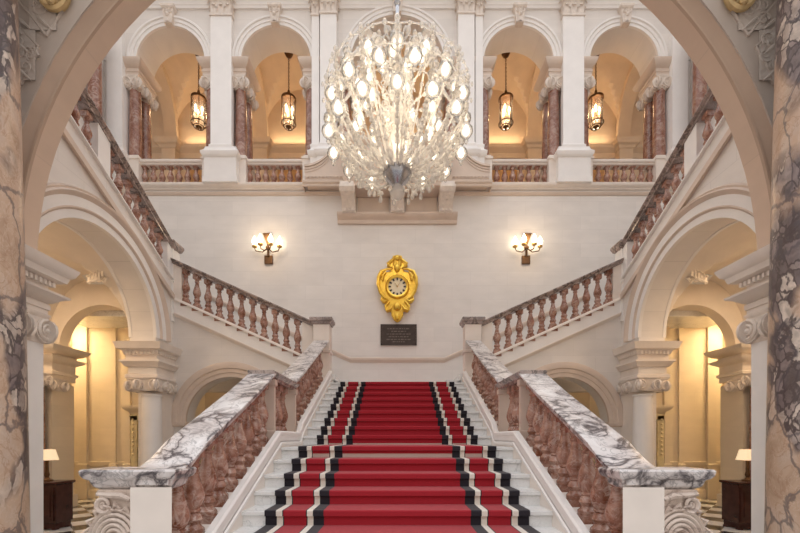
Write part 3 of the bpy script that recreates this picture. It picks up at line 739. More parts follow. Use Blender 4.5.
for x in (-1.42, 0, 1.42):
    b = MB(); b.prism([(12.0, 7.2), (11.2, 7.2), (11.18, 7.05), (11.26, 6.95), (11.42, 6.92), (11.56, 6.85), (11.66, 6.72), (11.72, 6.66), (12.0, 6.66)], 'y', x-.19, x+.19)
    b.box(x-.2, x+.2, 11.70, 12.0, 6.62, 7.2)
    for sx in (-1, 1): b.spiral((x+sx*.2, 11.33, 7.06), 'y', .11, 1.6, .025, flip=1, off=0)
    for k in range(3): leaf(b, (x-.12+.12*k, 11.69, 6.64), (0, -1, 0), .12, .42, .06)
    for q in lin(11.3, 11.9, 5): b.ball((x, q, 7.0-(q-11.3)*.5), .045, 6)
    b.build('bracket', 'carved', t)
for x in (-.72, .72):
    b = MB(); b.box(x-.46, x+.46, 11.95, 12.01, 6.70, 7.2); b.box(x-.40, x+.40, 11.93, 12.01, 6.76, 7.14); b.build('back_panel', 'moulding', t)
b = MB(); b.sweep([(-1.78, 12.0, 6.62), (1.78, 12.0, 6.62)], [(-.02, -.22), (.06, -.22), (.08, -.18), (.08, -.12), (.13, -.08), (.20, -.03), (.22, .02), (.22, .05), (-.02, .05)]); b.build('bracket_shelf', 'moulding', t)

# ------------------------------------------------------------------ gallery interior
YG = 15.6
w = MB(); w.box(-11, 11, YG, YG+.3, GF-.2, 14.6); struct(w.build('wall_gallery_back', 'gplaster'))
w = MB(); w.box(-11, 11, YB+.02, YG, GF-.25, GF); struct(w.build('floor_gallery', 'step'))
w = MB(); w.box(-11.2, -11, YB+.3, YG, GF-.2, 14.6); w.box(11, 11.2, YB+.3, YG, GF-.2, 14.6); struct(w.build('wall_gallery_ends', 'gplaster'))
SPG, RIS = 11.45, 2.15; Y0, Y1 = YB+.85, YG
bounds = [-12, -8.75, -5.25, -2.05, 2.05, 5.25, 8.75, 12]
w = MB()
for a0, a1 in zip(bounds, bounds[1:]):
    cx, hx = (a0+a1)/2, (a1-a0)/2; cy, hy = (Y0+Y1)/2, (Y1-Y0)/2; n = 28; vs = []; fs = []
    for i in range(n+1):
        for j in range(n+1):
            u = -math.cos(PI*i/n); v = -math.cos(PI*j/n)
            vs.append((cx+hx*u, cy+hy*v, SPG+RIS*max(math.sqrt(max(0, 1-u*u)), math.sqrt(max(0, 1-v*v)))))
    for i in range(n):
        for j in range(n): a = i*(n+1)+j; fs.append((a, a+1, a+n+2, a+n+1))
    w.add(vs, fs)
struct(w.build('ceiling_gallery', 'gplaster', None, 1, sharp=20))
# transverse ribs and wall piers
w = MB()
for xb in bounds[1:-1]:
    n = 24
    vs = []
    for i in range(n+1):
        q = PI*i/n; y = (Y0+Y1)/2+(Y1-Y0)/2*math.cos(q)
        for r in (1.0, .90): 
            for dx in (-.24, .24): vs.append((xb+dx, (Y0+Y1)/2+(Y1-Y0)/2*math.cos(q)*(1 if r == 1 else .88), SPG+RIS*math.sin(q)*(1.0 if r == 1 else .93)))
    fs = []
    for i in range(n):
        for p, q in ((0, 1), (1, 3), (3, 2), (2, 0)): fs.append((i*4+p, i*4+q, i*4+4+q, i*4+4+p))
    w.add(vs, fs)
    w.loft_rect(xb-.26, xb+.26, YG-.32, YG+.05, [(GF, 0), (11.06, 0), (11.08, .04), (11.16, .08), (11.20, .16), (11.34, .20), (11.38, .20), (11.40, 0), (11.52, 0)])
struct(w.build('trim_12', 'gplaster'))
a = MB(); a.sweep([(-11, YG, 11.2), (11, YG, 11.2)], [(-.02, -.30), (.03, -.30), (.05, -.12), (.12, -.06), (.20, 0), (.22, .08), (.20, .12), (-.02, .12)])
struct(a.build('trim_13', 'gplaster'))
# honey coloured frieze below the gallery cornice and dark bench tops
for s, side in SIDES:
    for x, nm in ((7.0, 'far'), (3.6, 'inner')):
        g = MB(); g.box(x-1.05, x+1.05, YG-.06, YG+.02, 8.3, 10.84)
        for k in range(3): g.box(x-.95+.66*k, x-.37+.66*k, YG-.09, YG-.05, 8.6, 10.7)
        tag(g.build('wall_panelling', 'orange', None, s), 'honey coloured panelling on the wall behind the %s %s gallery arch' % (nm, side), 'panelling', 'gallery panelling')
    g = empty('wall_shelf', (s*6.85, YG-.3, 10.3), 'dark bronze wall bracket shelf deep in the far %s gallery bay' % side, 'shelf', 'dark gallery shelves')
    q = MB(); q.loft_rect(6.35, 7.25, YG-.42, YG-.07, [(10.66, -.1), (10.72, -.02), (10.84, 0), (10.90, .04), (10.96, .04)]); q.build('shelf_top', 'bronze', g, s)
    q = MB()
    for xx in (6.5, 7.1): q.tube([(xx, YG-.35, 10.68), (xx, YG-.25, 10.5), (xx, YG-.08, 10.4)], .04, 6)
    q.build('shelf_brackets', 'bronze', g, s)

# ------------------------------------------------------------------ side walls of the hall above the arcade, aisles, rooms behind
for s, side in SIDES:
    w = MB(); w.box(8.5, 9.1, 5.13, 9.8, FL, 3.4); w.box(8.8, 9.1, 5.13, YB+.05, 3.2, 14.4); struct(w.build('wall_%s' % side, 'wall_y', None, s))
    t = empty('gallery_column', (s*8.5, 11.3, 7.6), 'dark red marble column on the side wall at the far %s, above the stair rail' % side, 'column', 'red marble gallery columns')
    p = MB(); p.lathe([(.19, 8.5), (.185, 8.6), (.18, 9.3), (.16, 11.4)], 8.58, 11.35, 0, 18); p.build('column_shaft', 'redcol', t, s)
    p = MB(); p.loft_rect(8.35, 8.82, 11.1, 11.6, [(7.4, .02), (8.36, .02), (8.38, .05), (8.46, .05), (8.5, 0)]); p.build('column_base', 'cream', t, s)
    p = MB(); ionic(p, 8.58, 11.35, .19, 11.7, .32); p.build('capital', 'carved', t, s)
    # aisle vault
    w = MB(); n = 28; vs = []; fs = []; cx, hx = 7.35, 1.15
    for i in range(n+1):
        for j in range(n+1):
            u = -math.cos(PI*i/n); v = -math.cos(PI*j/n)
            vs.append((cx+hx*u, CA+RA*v, HA+max((RA)*math.sqrt(max(0, 1-v*v)), 1.55*math.sqrt(max(0, 1-u*u)))))
    for i in range(n):
        for j in range(n): a = i*(n+1)+j; fs.append((a, a+1, a+n+2, a+n+1))
    w.add(vs, fs)
    w.strip('x', [cx+hx*math.cos(PI-PI*i/20) for i in range(21)], lambda x: HA+1.55*math.sqrt(max(0, 1-((x-cx)/hx)**2)), lambda x: HA+1.55*math.sqrt(max(0, 1-((x-cx)/hx)**2))+.05, 9.26, 9.8)
    struct(w.build('ceiling_aisle_%s' % side, 'plaster', None, s, sharp=20))
    w = MB(); R = 1.05; ch = 2.2; ca = 7.2
    w.box(6.2, ca-R, 9.75, 10.05, FL, 4.2); w.box(ca+R, 9.1, 9.75, 10.05, FL, 4.2)
    w.strip('x', [ca+R*math.cos(PI-PI*i/24) for i in range(25)], lambda x: ch+math.sqrt(max(0, R*R-(x-ca)**2)), lambda x: 4.2, 9.75, 10.05)
    w.box(5.25, 9.1, 5.0, 5.16, FL, 4.2)
    struct(w.build('wall_aisle_%s' % side, 'plaster', None, s))
    # pier with cornice at the outer foot of that arch
    t = empty('aisle_pier', (s*8.4, 9.7, FL), 'tan pier with moulded cornice behind the table lamp in the %s aisle' % side, 'pier', 'aisle piers')
    p = MB(); p.loft_rect(8.16, 8.6, 9.45, 10.1, [(FL, .05), (FL+.3, .05), (FL+.32, 0), (1.3, 0)]); p.build('pier_shaft', 'golden', t, s)
    p = MB(); ionic(p, 8.30, 9.62, .2, 1.42, .3); p.build('capital', 'carved', t, s)
    p = MB(); p.loft_rect(8.16, 8.6, 9.45, 10.1, [(1.38, .02), (1.5, .02), (1.52, .06), (1.58, .06), (1.60, .02), (1.78, .02), (1.82, .08), (1.86, .15), (1.92, .18), (1.94, .04), (2.0, .04), (2.04, .14), (2.12, .22), (2.19, .25)]); p.build('entablature', 'plaster', t, s)
    t = empty('marble_column', (s*8.27, 9.25, FL), 'dark red marble column half hidden behind the %s front pier and lamp' % side, 'column', 'red aisle columns')
    p = MB(); p.lathe([(.15, .3), (.145, 1.2), (.125, 2.9)], 8.29, 9.22, FL, 18); p.build('column_shaft', 'redcol', t, s)
    p = MB(); p.loft_rect(8.13, 8.45, 9.06, 9.38, [(FL, .02), (FL+.25, .02), (FL+.3, 0)]); p.build('column_base', 'cream', t, s)
    p = MB(); ionic(p, 8.29, 9.22, .16, 1.5, .28); p.build('capital', 'carved', t, s)
    # relief spray on the vault
    g = MB()
    for k in range(6): g.spiral((6.56-.09*(k % 3), 8.66+.02*k, 3.43+.09*(k//3)), 'x', .055, 1.4, .018, flip=(-1)**k, start=k)
    g.tube([(6.72, 8.66, 3.36), (6.52, 8.68, 3.44), (6.36, 8.74, 3.58)], [.02, .035, .01], 6)
    for k in range(5): leaf(g, (6.68-.07*k, 8.68, 3.34+.04*k), (.4, -1, 0), .09, .18, .05)
    tag(g.build('vault_ornament', 'plaster', None, s), 'carved leaf spray on the vault inside the %s side arch' % side, 'ornament', 'vault ornaments')
    # golden room beyond
    w = MB(); w.box(2.1, 6.3, 12.9, 13.1, FL, 3.3); w.box(6.2, 11.5, 11.3, 11.5, FL, 3.3); w.box(6.2, 6.35, 11.4, 13.1, FL, 3.3); struct(w.build('wall_room_%s_back' % side, 'golden', None, s))
    w = MB(); w.box(11.3, 11.5, 9.9, 13.0, FL, 3.3); w.box(8.9, 11.4, 9.85, 10.05, FL, 3.3); struct(w.build('wall_room_%s_outer' % side, 'golden', None, s))
    w = MB(); w.box(2.1, 2.25, 10.2, 12.9, FL, 1.4); struct(w.build('wall_room_%s_inner' % side, 'golden', None, s))
    w = MB(); w.box(5.6, 11.5, 10.05, 13.0, 3.25, 3.4); w.box(2.1, 5.6, 12.3, 13.0, 3.25, 3.4); struct(w.build('ceiling_room_%s' % side, 'plaster', None, s))
    a = MB(); a.sweep([(6.3, 11.3, -.72), (11.3, 11.3, -.72)], [(-.01, -.07), (.03, -.07), (.05, 0), (.05, .05), (-.01, .06)]); a.sweep([(6.3, 11.3, FL), (11.3, 11.3, FL)], [(-.01, 0), (.04, 0), (.04, .25), (-.01, .28)])
    struct(a.build('trim_14' if s < 0 else 'trim_15', 'golden', None, s))
    t = empty('wall_niche_surround', (s*8.4, 11.28, FL), 'tall honey stone panelled bay glowing inside the %s arch' % side, 'panelling', 'glowing panelled bays')
    for x0, x1, d in ((8.72, 8.95, .08), (9.2, 9.45, .10), (7.92, 8.06, .06), (7.5, 7.66, .08)):
        q = MB(); q.loft_rect(x0, x1, 11.3-d, 11.32, [(FL, .03), (-.74, .03), (-.72, 0), (3.26, 0)]); q.build('wall_strip', 'golden', t, s)
    d = empty('gilded_doorcase', (s*6.95, 11.2, FL), 'gilt framed doorway with small cornice beyond the %s arcade column' % side, 'doorway', 'gilded doorways')
    q = MB()
    for xx in (6.51, 7.38): q.box(xx-.09, xx+.09, 11.2, 11.32, FL, .62)
    q.box(6.42, 7.47, 11.2, 11.32, .5, .68); q.build('door_frame', 'pale_gilt', d, s)
    q = MB(); q.loft_rect(6.42, 7.47, 11.18, 11.3, [(.68, 0), (.74, .03), (.80, .12), (.86, .16), (.9, .16)]); q.build('door_cornice', 'golden', d, s)
    q = MB(); q.box(6.58, 7.3, 11.26, 11.32, FL, .52)
    for z in (-1.4, -.75, -.1): q.box(6.66, 7.22, 11.24, 11.27, z, z+.5)
    q.build('door_panel', 'pale_gilt', d, s)
    q = MB()
    for k in range(9): q.ball((7.40, 11.19, -.45+.12*k), .035, 8)
    q.build('door_beading', 'dial', d, s)
    # cabinet and lamp
    c = empty('side_cabinet', (s*6.65, 7.65, FL), 'dark mahogany cabinet standing behind the %s front pier' % side, 'cabinet', 'mahogany cabinets')
    q = MB(); q.loft_rect(6.36, 6.95, 7.45, 7.84, [(FL+.02, -.02), (FL+.12, -.02), (FL+.13, 0), (FL+.84, 0)]); q.build('cabinet_body', 'wood', c, s)
    q = MB(); q.loft_rect(6.36, 6.95, 7.45, 7.84, [(FL+.84, .0), (FL+.86, .03), (FL+.89, .03), (FL+.90, .02)]); q.build('cabinet_top', 'wood', c, s)
    for x0, x1 in ((6.39, 6.64), (6.67, 6.92)):
        q = MB(); q.loft_rect(x0, x1, 7.425, 7.45, [(FL+.17, 0), (FL+.80, 0)]); q.loft_rect(x0+.05, x1-.05, 7.41, 7.43, [(FL+.25, 0), (FL+.72, 0)]); dd = q.build('cabinet_door', 'wood', c, s)
        q = MB(); q.ball((x1-.03 if x0 < 6.5 else x0+.03, 7.41, FL+.5), .018, 8); q.build('door_knob', 'brass', dd, s)
    q = MB()
    for x in (6.41, 6.90):
        for y in (7.5, 7.79): q.box(x-.04, x+.04, y-.04, y+.04, FL, FL+.03)
    q.build('cabinet_feet', 'wood', c, s)
    L = empty('table_lamp', (s*6.70, 7.65, FL+.90), 'table lamp with cream shade on the %s mahogany cabinet' % side, 'lamp', 'table lamps')
    z = FL+.90; q = MB(); q.lathe([(.10, 0), (.10, .02), (.05, .04), (.03, .07), (.045, .12), (.03, .18), (.026, .36), (.04, .38), (.015, .40), (.012, .45)], 6.70, 7.65, z, 16); q.build('lamp_stem', 'bronze', L, s)
    q = MB(); a = []
    n = 28; vs = []; 
    for r, zz in ((.18, .40), (.125, .60), (.119, .60), (.174, .40)):
        for k in range(n): g = 2*PI*k/n; vs.append((6.70+r*math.cos(g), 7.65+r*math.sin(g), z+zz))
    fs = []
    for i in range(4):
        for k in range(n): j = (i+1) % 4; fs.append((i*n+k, i*n+(k+1) % n, j*n+(k+1) % n, j*n+k))
    q.add(vs, fs); q.build('lamp_shade', 'shade', L, s)
    q = MB(); q.ball((6.70, 7.65, z+.50), .035, 10); q.build('light_bulb', 'bulb', L, s)

# ------------------------------------------------------------------ clock and plaque
CX, CH = 0.0, (438-288.5)*.03
cl = empty('wall_clock', (CX, YB, CH), 'ornate gilded rococo clock hanging on the back wall above the plaque', 'clock')
half = [(0, 145), (18, 135), (25, 118), (46, 108), (48, 95), (28, 88), (30, 72), (50, 68), (72, 68), (86, 48), (90, 15), (86, -15), (76, -35), (66, -48), (74, -62), (60, -72), (46, -70), (58, -95), (48, -112), (28, -108), (26, -128), (14, -150), (0, -158)]
k = .0066
P = [(x*k, CH+y*k) for x, y in half]+[(-x*k, CH+y*k) for x, y in reversed(half[1:-1])]
b = MB(); b.prism(P, 'x', YB-.12, YB); b.build('clock_case', 'gold', cl, bevel=.03)
b = MB()
for s in (-1, 1):
    def T(pts, r): b.tube([(s*x*k, YB-.14-d*.01, CH+y*k) for x, y, d in pts], r, 7)
    T([(8, 140, 0), (22, 120, 3), (44, 104, 2), (30, 90, 0), (20, 84, 2)], [.02, .035, .04, .03, .02])
    T([(26, 80, 0), (48, 76, 4), (72, 66, 5), (84, 40, 5), (86, 8, 5), (78, -24, 4), (60, -48, 3), (40, -58, 2)], [.02, .035, .05, .055, .05, .045, .04, .025])
    T([(52, 66, 2), (66, 48, 4), (66, 28, 4), (58, 36, 2)], [.03, .04, .03, .015])
    T([(70, -42, 0), (72, -60, 2), (56, -66, 3), (42, -60, 2)], [.02, .035, .035, .02])
    T([(34, -66, 2), (54, -88, 3), (48, -108, 3), (30, -100, 3), (22, -84, 2)], [.025, .04, .04, .03, .02])
    T([(20, -104, 2), (22, -128, 3), (8, -150, 2)], [.03, .035, .02])
    for x, y in ((36, 100), (78, 50), (66, -58), (50, -100), (16, 128)): b.spiral((s*x*k, YB-.17, CH+y*k), 'x', .05, 1.5, .016, flip=s)
b.ball((0, YB-.15, CH+128*k), .09, 10); b.ball((0, YB-.15, CH+85*k), .10, 10, 1.2); b.ball((0, YB-.15, CH-90*k), .12, 10); b.ball((0, YB-.14, CH-135*k), .07, 10, 1.5)
for q in (-1, 0, 1): leaf(b, (q*.08, YB-.13, CH+95*k), (q*.5, -1, 0), .1, .28, .08)
b.build('scrollwork', 'gold', cl)
R = 43*k
b = MB(); b.ring('x', 0, CH, [(R-.02, YB-.11), (R-.02, YB-.18), (R+.03, YB-.20), (R+.07, YB-.16), (R+.08, YB-.11)], 32, 0, 2*PI); b.build('bezel', 'gold', cl)
b = MB(); b.prism([(R*math.cos(2*PI*i/32), CH+R*math.sin(2*PI*i/32)) for i in range(32)], 'x', YB-.145, YB-.1); d = b.build('dial', 'dial', cl)
for i in range(12):      # enamel numeral cartouches
    a = 2*PI*i/12; c, s_ = math.cos(a), math.sin(a); rr = R*.80; w2, h2 = .028, .040
    pts = [(rr*c+u*c*h2-v*s_*w2, CH+rr*s_+u*s_*h2+v*c*w2) for u, v in ((-1, -.7), (-1, .7), (1, 1), (1, -1))]
    b = MB(); b.prism(pts, 'x', YB-.156, YB-.144); b.build('numeral', 'ink', d)
b = MB()
for a, L, w2 in ((2.2, R*.45, .012), (1.0, R*.62, .009)):
    b.tube([(0, YB-.165, CH), (L*math.cos(a), YB-.165, CH+L*math.sin(a))], [w2, w2*.4], 6)
b.ball((0, YB-.165, CH), .02, 8); b.build('clock_hands', 'brass', d)
pl = empty('bronze_plaque', (0, YB, 3.1), 'dark rectangular inscribed plaque mounted below the gilded clock', 'plaque')
b = MB(); b.box(-.48, .56, YB-.035, YB+.01, 2.80, 3.38); b.build('plaque_plate', 'plaque', pl)
b = MB()
for x0, x1, z0, z1 in ((-.5, .58, 2.78, 2.82), (-.5, .58, 3.36, 3.40), (-.5, -.46, 2.78, 3.40), (.54, .58, 2.78, 3.40)): b.box(x0, x1, YB-.05, YB+.01, z0, z1)
b.build('plaque_frame', 'plaque', pl)
b = MB(); rnd = random.Random(3)
for z, w2 in ((3.27, .34), (3.19, .22), (3.11, .36), (3.03, .30), (2.95, .36), (2.88, .18)):
    x = .04-w2
    while x < .04+w2:
        l = rnd.uniform(.03, .10); b.box(x, min(x+l, .04+w2), YB-.039, YB-.034, z-.012, z+.012); x += l+.025
b.build('inscription', 'plaque_line', pl)

# ------------------------------------------------------------------ wall sconces
LIGHTS = []
for s, side in SIDES:
    X0 = s*3.85; H0 = (438-249)*.03
    t = empty('wall_sconce', (X0, YB, H0), 'lit bronze four light wall sconce above the %s sloping balustrade' % side, 'wall lamp', 'lit wall sconces')
    b = MB(); b.prism([(X0-.12, H0-.46), (X0+.12, H0-.46), (X0+.12, H0-.22), (X0-.12, H0-.22)], 'x', YB-.06, YB); b.tube([(X0, YB-.07, H0-.25), (X0, YB-.09, H0+.12)], .035, 8)
    b.loft_rect(X0-.03, X0+.03, YB-.12, YB-.03, [(H0+.10, 0), (H0+.34, .08), (H0+.37, .09), (H0+.38, .08)]); b.ball((X0, YB-.12, H0-.02), .065, 10); b.build('backplate', 'bronze', t)
    for x, y in ((-.37, .18), (-.15, .32), (.15, .32), (.37, .18)):
        b = MB(); b.tube([(X0, YB-.1, H0-.02), (X0+x*.4, YB-y*.8, H0-.16), (X0+x*.9, YB-y, H0-.14), (X0+x, YB-y, H0-.04)], .016, 6); a = b.build('arm', 'bronze', t)
        b = MB(); b.lathe([(.02, -.06), (.07, -.03), (.075, 0), (.03, 0), (.03, .05)], X0+x, YB-y, H0, 12); b.build('cup', 'brass', a)
        b = MB(); b.lathe([(.03, .04), (.065, .08), (.075, .13), (.055, .20), (.024, .26), (.006, .30)], X0+x, YB-y, H0, 12); b.build('flame_bulb', 'bulb', a)
    LIGHTS.append(((X0, YB-.55, H0+.12), 12, (1, .72, .42), .12))

# ------------------------------------------------------------------ gallery lanterns
for x, nm in ((-6.95, 'far left'), (-3.80, 'inner left'), (3.80, 'inner right'), (6.95, 'far right')):
    Y = 14.0; top = 11.88; bot = 10.84; D = .235
    t = empty('hanging_lantern', (x, Y, bot), 'lit brass lantern hanging on a chain inside the %s gallery arch' % nm, 'lantern', 'gallery lanterns')
    b = MB(); b.lathe([(.13, 13.55), (.15, 13.46), (.10, 13.36), (.03, 13.30)], x, Y, 0, 16); b.build('ceiling_rose', 'bronze', t)
    b = MB(); z = 13.32; i = 0
    while z > top+.28:
        o = .022; b.tube([(x+(o*math.cos(q) if i % 2 else 0), Y+(0 if i % 2 else o*math.cos(q)), z-.035+.045*math.sin(q)) for q in lin(0, 2*PI, 8)], .009, 5); z -= .068; i += 1
    b.build('chain', 'bronze', t)
    b = MB(); b.lathe([(.03, .30), (.05, .22), (.04, .18), (.12, .10), (.20, .04), (.255, .01), (.255, -.04), (.22, -.04)], x, Y, top, 16)
    b.build('lantern_cap', 'bronze', t)
    for k in range(4):
        a = 2*PI*k/4+.5; b = MB(); b.tube([(x+D*math.cos(a), Y+D*math.sin(a), top-.03), (x+D*math.cos(a), Y+D*math.sin(a), bot+.16), (x+.16*math.cos(a), Y+.16*math.sin(a), bot+.06)], .014, 6); b.build('frame_bar', 'bronze', t)
    for z, r in ((top-.05, D), (bot+.16, D+.01), (bot+.05, .16)):
        b = MB(); b.tube([(x+r*math.cos(q), Y+r*math.sin(q), z) for q in lin(0, 2*PI, 24)], .017, 6); b.build('frame_ring', 'bronze', t)
    b = MB(); b.lathe([(.10, .05), (.05, .02), (.03, -.03), (.01, -.07)], x, Y, bot, 16); b.build('bottom_finial', 'bronze', t)
    b = MB(); n = 24
    vs = [(x+r*math.cos(2*PI*k/n), Y+r*math.sin(2*PI*k/n), z) for r, z in ((D-.01, top-.05), (D-.01, bot+.16), (.15, bot+.06)) for k in range(n)]
    b.add(vs, [(i*n+k, i*n+(k+1) % n, (i+1)*n+(k+1) % n, (i+1)*n+k) for i in range(2) for k in range(n)]); b.build('glass_cylinder', 'lglass', t)
    b = MB(); b.tube([(x, Y, top), (x, Y, bot+.45)], .02, 6)
    for k in range(3): a = 2*PI*k/3; b.tube([(x, Y, bot+.45), (x+.1*math.cos(a), Y+.1*math.sin(a), bot+.42), (x+.12*math.cos(a), Y+.12*math.sin(a), bot+.5)], .012, 5)
    cs = b.build('candle_cluster', 'brass', t)
    for k in range(3):
        a = 2*PI*k/3; b = MB(); b.lathe([(.02, 0), (.02, .1), (.04, .14), (.035, .2), (.008, .27)], x+.12*math.cos(a), Y+.12*math.sin(a), bot+.5, 10); b.build('candle_bulb', 'bulb', cs)
    LIGHTS.append(((x, Y, bot+.55), 26, (1, .66, .37), .08))

# ------------------------------------------------------------------ chandelier
YC = 8.0; HC = (438-98)*.02; A, B = 1.40, 1.80
ch = empty('crystal_chandelier', (0, YC, HC-2), 'large round crystal chandelier with many lit glass lamps hanging in mid hall', 'chandelier')
def ell(phi, th, k=1.0): return (A*k*math.cos(phi)*math.cos(th), YC+A*k*math.cos(phi)*math.sin(th), HC+B*k*math.sin(phi))
b = MB(); b.tube([(0, YC, HC+1.55), (0, YC, 13.5)], .035, 8)
for z in lin(HC+1.9, 13.2, 12): b.ball((0, YC, z), .07, 8)
b.build('suspension_rod', 'steel', ch)
b = MB(); b.lathe([(.03, -2.05), (.10, -2.0), (.15, -1.92), (.13, -1.86), (.09, -1.80), (.09, -1.76)], 0, YC, HC, 16); b.build('finial', 'glass', ch)
b = MB(); b.lathe([(.07, -1.78), (.12, -1.72), (.24, -1.62), (.29, -1.52), (.29, -1.47), (.25, -1.44)], 0, YC, HC, 24); b.build('silver_bowl', 'steel', ch)
b = MB(); b.lathe([(.06, -1.45), (.10, -1.2), (.07, -1.0), (.16, -.8), (.09, -.6), (.18, -.35), (.10, -.1), (.20, .15), (.10, .4), (.14, .62), (.07, .85), (.10, 1.1), (.05, 1.3), (.03, 1.7)], 0, YC, HC, 16); b.build('central_stem', 'glass', ch)
for q in range(5):
    b = MB(); r = .26+.03*(q % 2); z = HC-.75+.32*q
    for k in range(10): a = 2*PI*(k+.5*(q % 2))/10; b.spiral((r*math.cos(a), YC+r*math.sin(a), z), 'x', .085, 1.3, .02, start=k); b.ball((r*math.cos(a), YC+r*math.sin(a), z-.1), .035, 6, 1.5)
    b.tube([(r*math.cos(q_), YC+r*math.sin(q_), z-.05) for q_ in lin(0, 2*PI, 20)], .015, 5); b.build('crystal_tier', 'glass', ch)
b = MB()
for k in range(8):
    a = 2*PI*k/8; b.tube([(.08*math.cos(a), YC+.08*math.sin(a), HC+1.05), (.22*math.cos(a), YC+.22*math.sin(a), HC+1.28), (.30*math.cos(a), YC+.30*math.sin(a), HC+1.2)], .022, 6); b.ball((.30*math.cos(a), YC+.30*math.sin(a), HC+1.15), .06, 8, 1.3)
b.build('crown', 'glass', ch)
NS = 14
def lamp_me(R):
    g = MB(); g.lathe([(.02, -.16), (.045, -.12), (.03, -.08), (.06, -.04), (R*.85, .02), (R, .08), (R*.92, .14), (R*.6, .19), (.05, .22), (.035, .25), (R*.5, .29), (R*.62, .34), (R*.4, .39), (.025, .43), (.04, .47), (.012, .53)], n=12)
    return g.mesh('glass_lamp', 'lampglass')
def bulb_me(R):
    g = MB(); g.lathe([(.02, 0), (R*.42, .04), (R*.5, .09), (R*.38, .15), (.012, .21)], n=10); return g.mesh('bulb', 'bulb_c')
LM, BM = lamp_me(.135), bulb_me(.135); LS, BS = lamp_me(.10), bulb_me(.10)
nl = 0
def lamp(p, small=False):
    o = put_baluster(LS if small else LM, ch, p); o.name = 'glass_lamp'
    c = bpy.data.objects.new('bulb', BS if small else BM); COL.objects.link(c); c.parent = o
for k in range(NS):
    th = 2*PI*(k+.5)/NS
    # strand of beads following the outline
    b = MB(); pts = [ell(phi, th) for phi in lin(.08, -.95, 18)]
    b.tube(pts, .016, 5)
    for i, p in enumerate(pts):
        r = (.055, .035, .045)[i % 3]; b.ball(p, r, 7)
        if i % 3 == 1: b.ball((p[0]*1.05, YC+(p[1]-YC)*1.05, p[2]-.05), .03, 6, 1.6)
    b.build('bead_strand', 'glass', ch)
    for rf, z, st in ((.83, -.10, 0), (.96, -.50, .22), (.97, -.98, 0)):
        a = th+st; lamp((A*rf*math.cos(a), YC+A*rf*math.sin(a), HC+z))
    # long arms from the bowl
    for phi, kk, st in ((-.06, .86, 0), (-.28, .97, .22), (-.56, .98, 0), (-.80, .97, .3)):
        a = th+st*.6; e = ell(phi, a, kk)
        c = math.cos(a), math.sin(a); rr = math.hypot(e[0], e[1]-YC)
        path = []
        for i in range(11):
            q = i/10; r = .2+(rr-.2)*q; z0 = HC-1.48
            z = z0+(e[2]-z0)*(q**1.7)-.10*math.sin(PI*q)*(1 if phi < -.3 else 0)
            path.append((r*c[0], YC+r*c[1], z))
        b = MB(); b.tube(path, .018, 6)
        for i in (2, 4, 6, 8, 10): b.ball(path[i], .038, 7)
        b.build('arm', 'glass', ch)
    a = th+.22
    if k % 2 == 0:
        for phi in (-.20, -.50): lamp(ell(phi, a, .60), True)
        e = ell(-.6, a, .66); b = MB(); path = [((.2+(math.hypot(e[0], e[1]-YC)-.2)*q)*math.cos(a), YC+(.2+(math.hypot(e[0], e[1]-YC)-.2)*q)*math.sin(a), HC-1.45+(e[2]-HC+1.45+.5)*q**1.5) for q in lin(0, 1, 8)]
        b.tube(path, .016, 6); b.build('inner_arm', 'glass', ch)
    # pendants
    for phi in (-.80, -1.05):
        e = ell(phi, th+.1); b = MB(); b.tube([(e[0], e[1], e[2]+.1), (e[0], e[1], e[2]-.08)], .008, 4); b.ball((e[0], e[1], e[2]-.12), .045, 8, 1.6); b.ball((e[0], e[1], e[2]), .03, 6); b.build('drop', 'glass', ch)
for rf, z, n in ((.55, .14, 9), (.20, .52, 5)):     # the two upper rings of lamps on curved arms
    for k in range(n):
        a = 2*PI*(k+.5)/n+.1; c, s_ = math.cos(a), math.sin(a); r1 = A*rf
        lamp((r1*c, YC+r1*s_, HC+z))
        b = MB(); path = [((.1+(r1-.1)*q)*c, YC+(.1+(r1-.1)*q)*s_, HC+z-.55+.40*q*q+.22*math.sin(PI*q)) for q in lin(0, 1, 9)]
        b.tube(path, .016, 6)
        for i in (2, 4, 6, 8): b.ball(path[i], .036, 7)
        b.build('upper_arm', 'glass', ch)
for k in range(14):
    a = 2*PI*(k+.5)/14; c, s_ = math.cos(a), math.sin(a)
    b = MB(); path = [(A*rr*c, YC+A*rr*s_, HC+z) for rr, z in ((.50, .22), (.58, .38), (.66, .38), (.73, .26), (.79, .16), (.84, .20))]
    b.tube(path, [.02, .035, .05, .035, .025, .015], 7); b.ball(path[2], .065, 8, 1.1); b.build('crystal_frond', 'glass', ch)
# glass garland rings tying the strands
for phi in (.05, -.14, -.34):
    b = MB(); n = NS*3
    pts = [ell(phi, 2*PI*(i+.5)/n*1.0, 1-.03*(i % 3 == 1)) for i in range(n+1)]
    b.tube(pts, .013, 5)
    for i, p in enumerate(pts[:-1]): b.ball((p[0], p[1], p[2]-(.02 if i % 3 else 0)), .034+.012*(i % 3 == 0), 6)
    b.build('garland', 'glass', ch)
for k in range(6):
    a = 2*PI*k/6+.4; LIGHTS.append(((.75*math.cos(a), YC+.75*math.sin(a), HC-.4), 7, (1, .85, .64), .18))
LIGHTS.append(((0, YC, HC-1.0), 7, (1, .84, .62), .2))

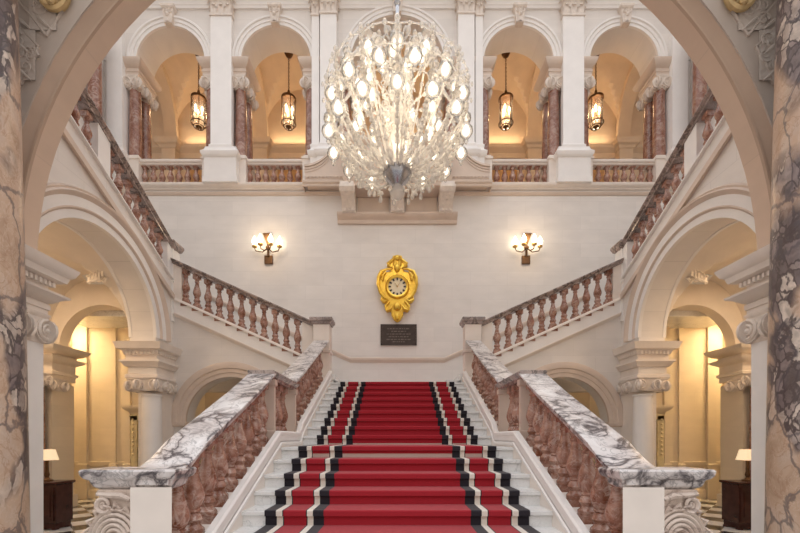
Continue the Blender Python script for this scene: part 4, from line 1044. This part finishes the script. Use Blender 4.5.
# ------------------------------------------------------------------ lights
for i, (p, e, c, r) in enumerate(LIGHTS):
    l = bpy.data.lights.new('lamp_light', 'POINT'); l.energy = e; l.color = c; l.shadow_soft_size = r
    o = bpy.data.objects.new('lamp_light', l); COL.objects.link(o); o.location = p
def area(p, rot, sx, sy, e, c):
    l = bpy.data.lights.new('warm_area_light', 'AREA'); l.shape = 'RECTANGLE'; l.size = sx; l.size_y = sy; l.energy = e; l.color = c
    o = bpy.data.objects.new('warm_area_light', l); COL.objects.link(o); o.location = p; o.rotation_euler = rot
for xb in (-7, -3.6, 0, 3.6, 7):       # cove strips on the gallery cornice, shining up
    area((xb, YG-.2, 11.46), (PI, 0, 0), 2.4, .12, 10, (1, .70, .40))
for s in (-1, 1):
    area((s*8.1, 10.5, 3.2), (0, 0, 0), 3.2, .5, 260, (1, .73, .38))     # unseen ceiling lights added for the glow in the rooms beyond
    area((s*4.2, 12.5, 3.2), (0, 0, 0), 2.0, .5, 16, (1, .70, .38))  # unseen light added in the room behind the flight's arch
    area((s*7.5, 7.6, 3.7), (0, 0, 0), .7, .7, 52, (1, .72, .45))  # unseen panel added under the vault to brighten and warm the aisle
# daylight from the roof lantern and the entrance side
wd = bpy.data.worlds.new('daylight'); sc.world = wd; wd.use_nodes = True; nt = wd.node_tree
bg = nt.nodes['Background']
tc = N(nt, 'ShaderNodeTexCoord'); sx = N(nt, 'ShaderNodeSeparateXYZ'); nt.links.new(tc.outputs['Generated'], sx.inputs[0])
r = ramp(nt, [(0, (.62, .54, .47)), (.4, (.70, .64, .60)), (.6, (1.05, 1.05, 1.08)), (1, (1.35, 1.36, 1.42))])
nt.links.new(sx.outputs[2], r.inputs[0]); nt.links.new(r.outputs[0], bg.inputs[0]); bg.inputs[1].default_value = 1.0

# ------------------------------------------------------------------ lift everything so the hall floor sits at zero
cam = bpy.data.cameras.new('camera'); cam.lens = 18; cam.sensor_width = 36; cam.shift_y = (438-266.5)/800; cam.shift_x = 2.7/800
cam.clip_start = .05
co = bpy.data.objects.new('camera', cam); COL.objects.link(co); co.location = (0, 0, 0); co.rotation_euler = (PI/2, 0, 0); sc.camera = co
for o in sc.objects:
    if o.parent is None: o.location.z += E
vs = sc.view_settings
vs.view_transform = 'Standard'; vs.look = 'None'; vs.gamma = 1; vs.exposure = .38; vs.use_curve_mapping = False
sc.cycles.max_bounces = 8; sc.cycles.diffuse_bounces = 5; sc.cycles.transparent_max_bounces = 24; sc.cycles.glossy_bounces = 3
sc.cycles.sample_clamp_indirect = 6; sc.cycles.use_denoising = True
